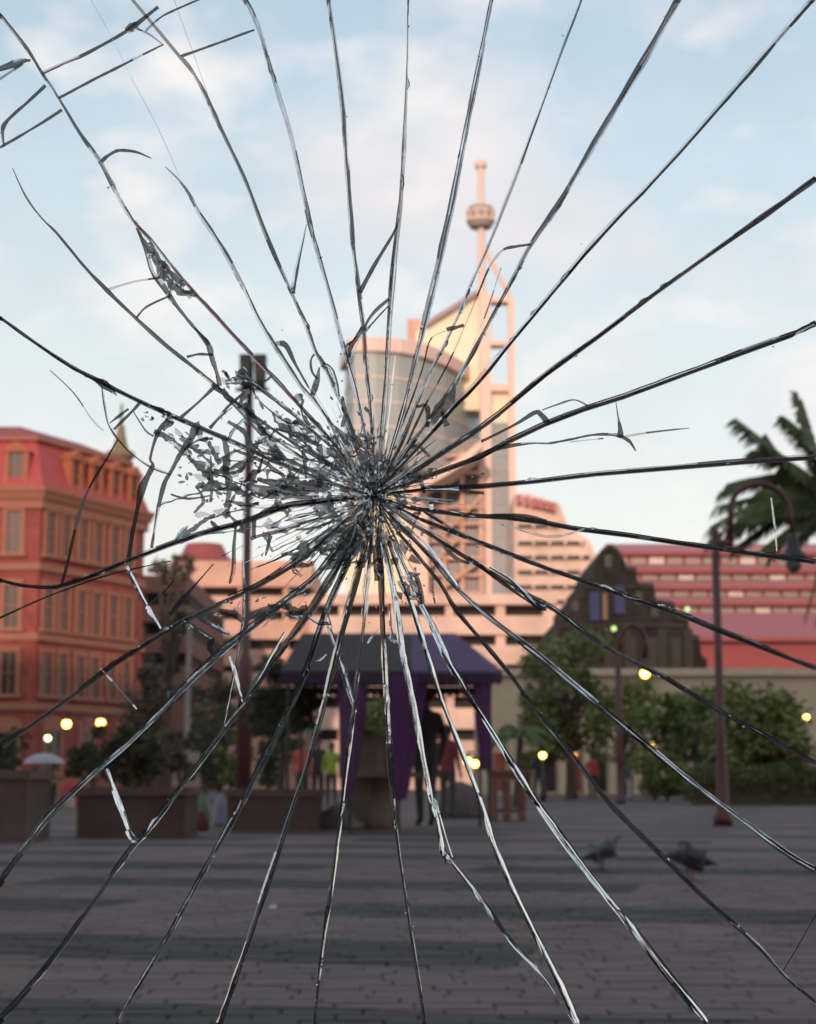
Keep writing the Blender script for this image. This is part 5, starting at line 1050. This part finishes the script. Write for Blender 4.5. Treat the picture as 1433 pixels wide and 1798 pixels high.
def jag(p, q, amp):
    n = max(2, int(math.hypot(q[0] - p[0], q[1] - p[1]) / 9)); l = math.hypot(q[0] - p[0], q[1] - p[1]) or 1; nx, ny = -(q[1] - p[1]) / l, (q[0] - p[0]) / l
    return [(p[0] + (q[0] - p[0]) * t / n + nx * (o := GR.uniform(-amp, amp) if 0 < t < n else 0), p[1] + (q[1] - p[1]) * t / n + ny * o) for t in range(n + 1)]
for i in range(NA):
    for k in range(len(RR)):
        p = grid[i, k]; d = dens(*p); an = 2 * math.pi * i / NA; west = math.exp(-((an - math.pi * .98) / .55) ** 2)
        if k < 8: d = max(d, .62 * west)
        if k + 1 < len(RR) and GR.random() < .42 + .55 * d ** .5:
            pts = jag(p, grid[i, k + 1], 1.5); w0, w1 = GR.uniform(1.2, 2.5 + (4 if k > 2 else .5) * d), GR.uniform(1.2, 2.5 + 3 * d)
            ribbon(net, [(x, y, w0 + (w1 - w0) * t / len(pts)) for t, (x, y) in enumerate(pts)], GR.choice(['g', 'gk', 'g', 'gb', 'kh', 'gh', 'gd'] if k > 3 else ['c', 'h', 'ch', 'b', 'w', 'gh', 's']), step=7, smooth=False, raw=.28, glint=.12)
        if GR.random() < .9 * d ** .6:
            q = grid[(i + 1) % NA, k]; pts = jag(p, q, 3.0); w0 = GR.uniform(2.5, 5 + (7 if k > 2 else 2) * d)
            ribbon(net, [(x, y, w0 * GR.uniform(.5, 1.5)) for x, y in pts], GR.choice(['g', 'g', 'gh', 'kg', 'gg'] if k > 3 else ['c', 'cg', 'h', 'cb']), step=6, smooth=False, raw=.38, glint=.08)
        if GR.random() < d * (.7 if k > 2 else .4): flake(net, p[0], p[1], GR.uniform(4, 7 + (9 if k > 2 else 4) * d), (GR.choice([G_, G_, G_, G_, H_, S_]) if k > 3 else GR.choice([P_, P_, G_, H_, S_])), (GR.gauss(0, .4), GR.gauss(.1, .4)), GR.choice([7, 8, 9, 10]), .65, GR.uniform(1, 1.8), math.atan2(p[1] - CEN[1], p[0] - CEN[0]))
net.build('crushed_glass', MATS, pane)['kind'] = 'stuff'
mb = MB()
for k in range(130):
    a = GR.random() * 2 * math.pi; r0 = GR.uniform(12, 60); r1 = r0 + GR.uniform(50, 170) * (1.25 if math.cos(a) < 0 else .8)
    ca, sa = math.cos(a), math.sin(a); bend = GR.uniform(-8, 8); w0 = GR.uniform(1.5, 5)
    pts = [(CEN[0] + ca * r + (-sa) * bend * (r - r0) / (r1 - r0), CEN[1] + sa * r + ca * bend * (r - r0) / (r1 - r0), w0 * (1 - .75 * (r - r0) / (r1 - r0))) for r in [r0 + (r1 - r0) * j / 4 for j in range(5)]]
    ribbon(mb, pts, GR.choice(['k', 'c', 'g', 'gb', 'cd', 'd', 'h', 'h', 'b', 's', 'w', 'cb']), step=10, smooth=False)
mb.build('splinter_cracks', MATS, pane)['kind'] = 'stuff'
mb = MB(); placed = 0
while placed < 460:                                                  # loose splinters, thickest where the glass is most broken
    c = GR.choice(CL); a = GR.random() * 6.283; q = math.sqrt(GR.random()) * 1.5; ex, ey = c[2] * q * math.cos(a), c[3] * q * math.sin(a)
    x = c[0] + ex * math.cos(c[4]) - ey * math.sin(c[4]); y = c[1] + ex * math.sin(c[4]) + ey * math.cos(c[4])
    if GR.random() > dens(x, y) + .05: continue
    placed += 1; k = GR.random(); mi = (P_ if math.hypot(x - CEN[0], y - CEN[1]) < 120 else G_) if k < .40 else K_ if k < .45 else M_ if k < .78 else S_ if k < .9 else H_
    s_ = GR.uniform(2, 4) if mi in (M_, H_) else GR.uniform(2.5, 9) if q < 1 else GR.uniform(1.5, 4)
    tl = (GR.gauss(0, .4), GR.uniform(.4, .9) if mi == M_ else GR.gauss(.2, .5))
    flake(mb, x, y, s_, mi, tl, GR.choice([5, 6, 7]), .6, GR.uniform(1, 2.6), math.atan2(y - CEN[1], x - CEN[0]) + GR.gauss(0, .4))
for _ in range(420):                                                 # glass powder near the impact and along the main cracks
    if GR.random() < .6: a = GR.random() * 6.283; r = abs(GR.gauss(0, 95)) + 8; x, y = CEN[0] + r * math.cos(a) * 1.3 - 25, CEN[1] + r * math.sin(a)
    else: pts = GR.choice(RAD)[0]; q = GR.randint(0, len(pts) - 2); t_ = GR.random(); x, y = (pts[q][j] + (pts[q + 1][j] - pts[q][j]) * t_ + GR.gauss(0, 3.5) for j in range(2))
    flake(mb, x, y, GR.uniform(.8, 2.2), GR.choice([P_, P_, M_, H_, G_]), (GR.gauss(0, .5), GR.uniform(0, .8)), 5, .4, GR.uniform(1, 2), GR.random() * 6)
for _ in range(150):                                                 # mirror and pale flakes added in front to lighten the dark core
    a = GR.random() * 6.283; r = abs(GR.gauss(0, 42)) + 3; x, y = CEN[0] - 8 + r * math.cos(a), CEN[1] + 12 + r * 1.35 * math.sin(a)
    flake(mb, x, y, GR.uniform(1.8, 5), GR.choice([M_, M_, H_, H_, P_, S_]), (GR.gauss(0, .5), GR.uniform(.35, 1.0)), GR.choice([5, 6, 7]), .5, GR.uniform(1.2, 3.4), math.atan2(y - CEN[1], x - CEN[0]) + GR.gauss(0, .3), GR.uniform(.0013, .0016))
mb.build('splinters', MATS, pane)['kind'] = 'stuff'
# metal frame that holds the pane, outside the picture
M_alu = mat('grey_metal_frame', (.20, .20, .21), .4, .8)
for (a, b, c, d, nm) in ((x0p - .05, x1p + .05, z1p, z1p + .05, 'frame_rail'), (x0p - .05, x1p + .05, z0p - .05, z0p, 'frame_rail'), (x0p - .05, x0p - .0005, z0p + .0005, z1p - .0005, 'frame_post'), (x1p + .0005, x1p + .05, z0p + .0005, z1p - .0005, 'frame_post')):
    MB().box(a, b, GLASS_Y - .02, GLASS_Y + .026, c, d).build(nm, M_alu, pane)
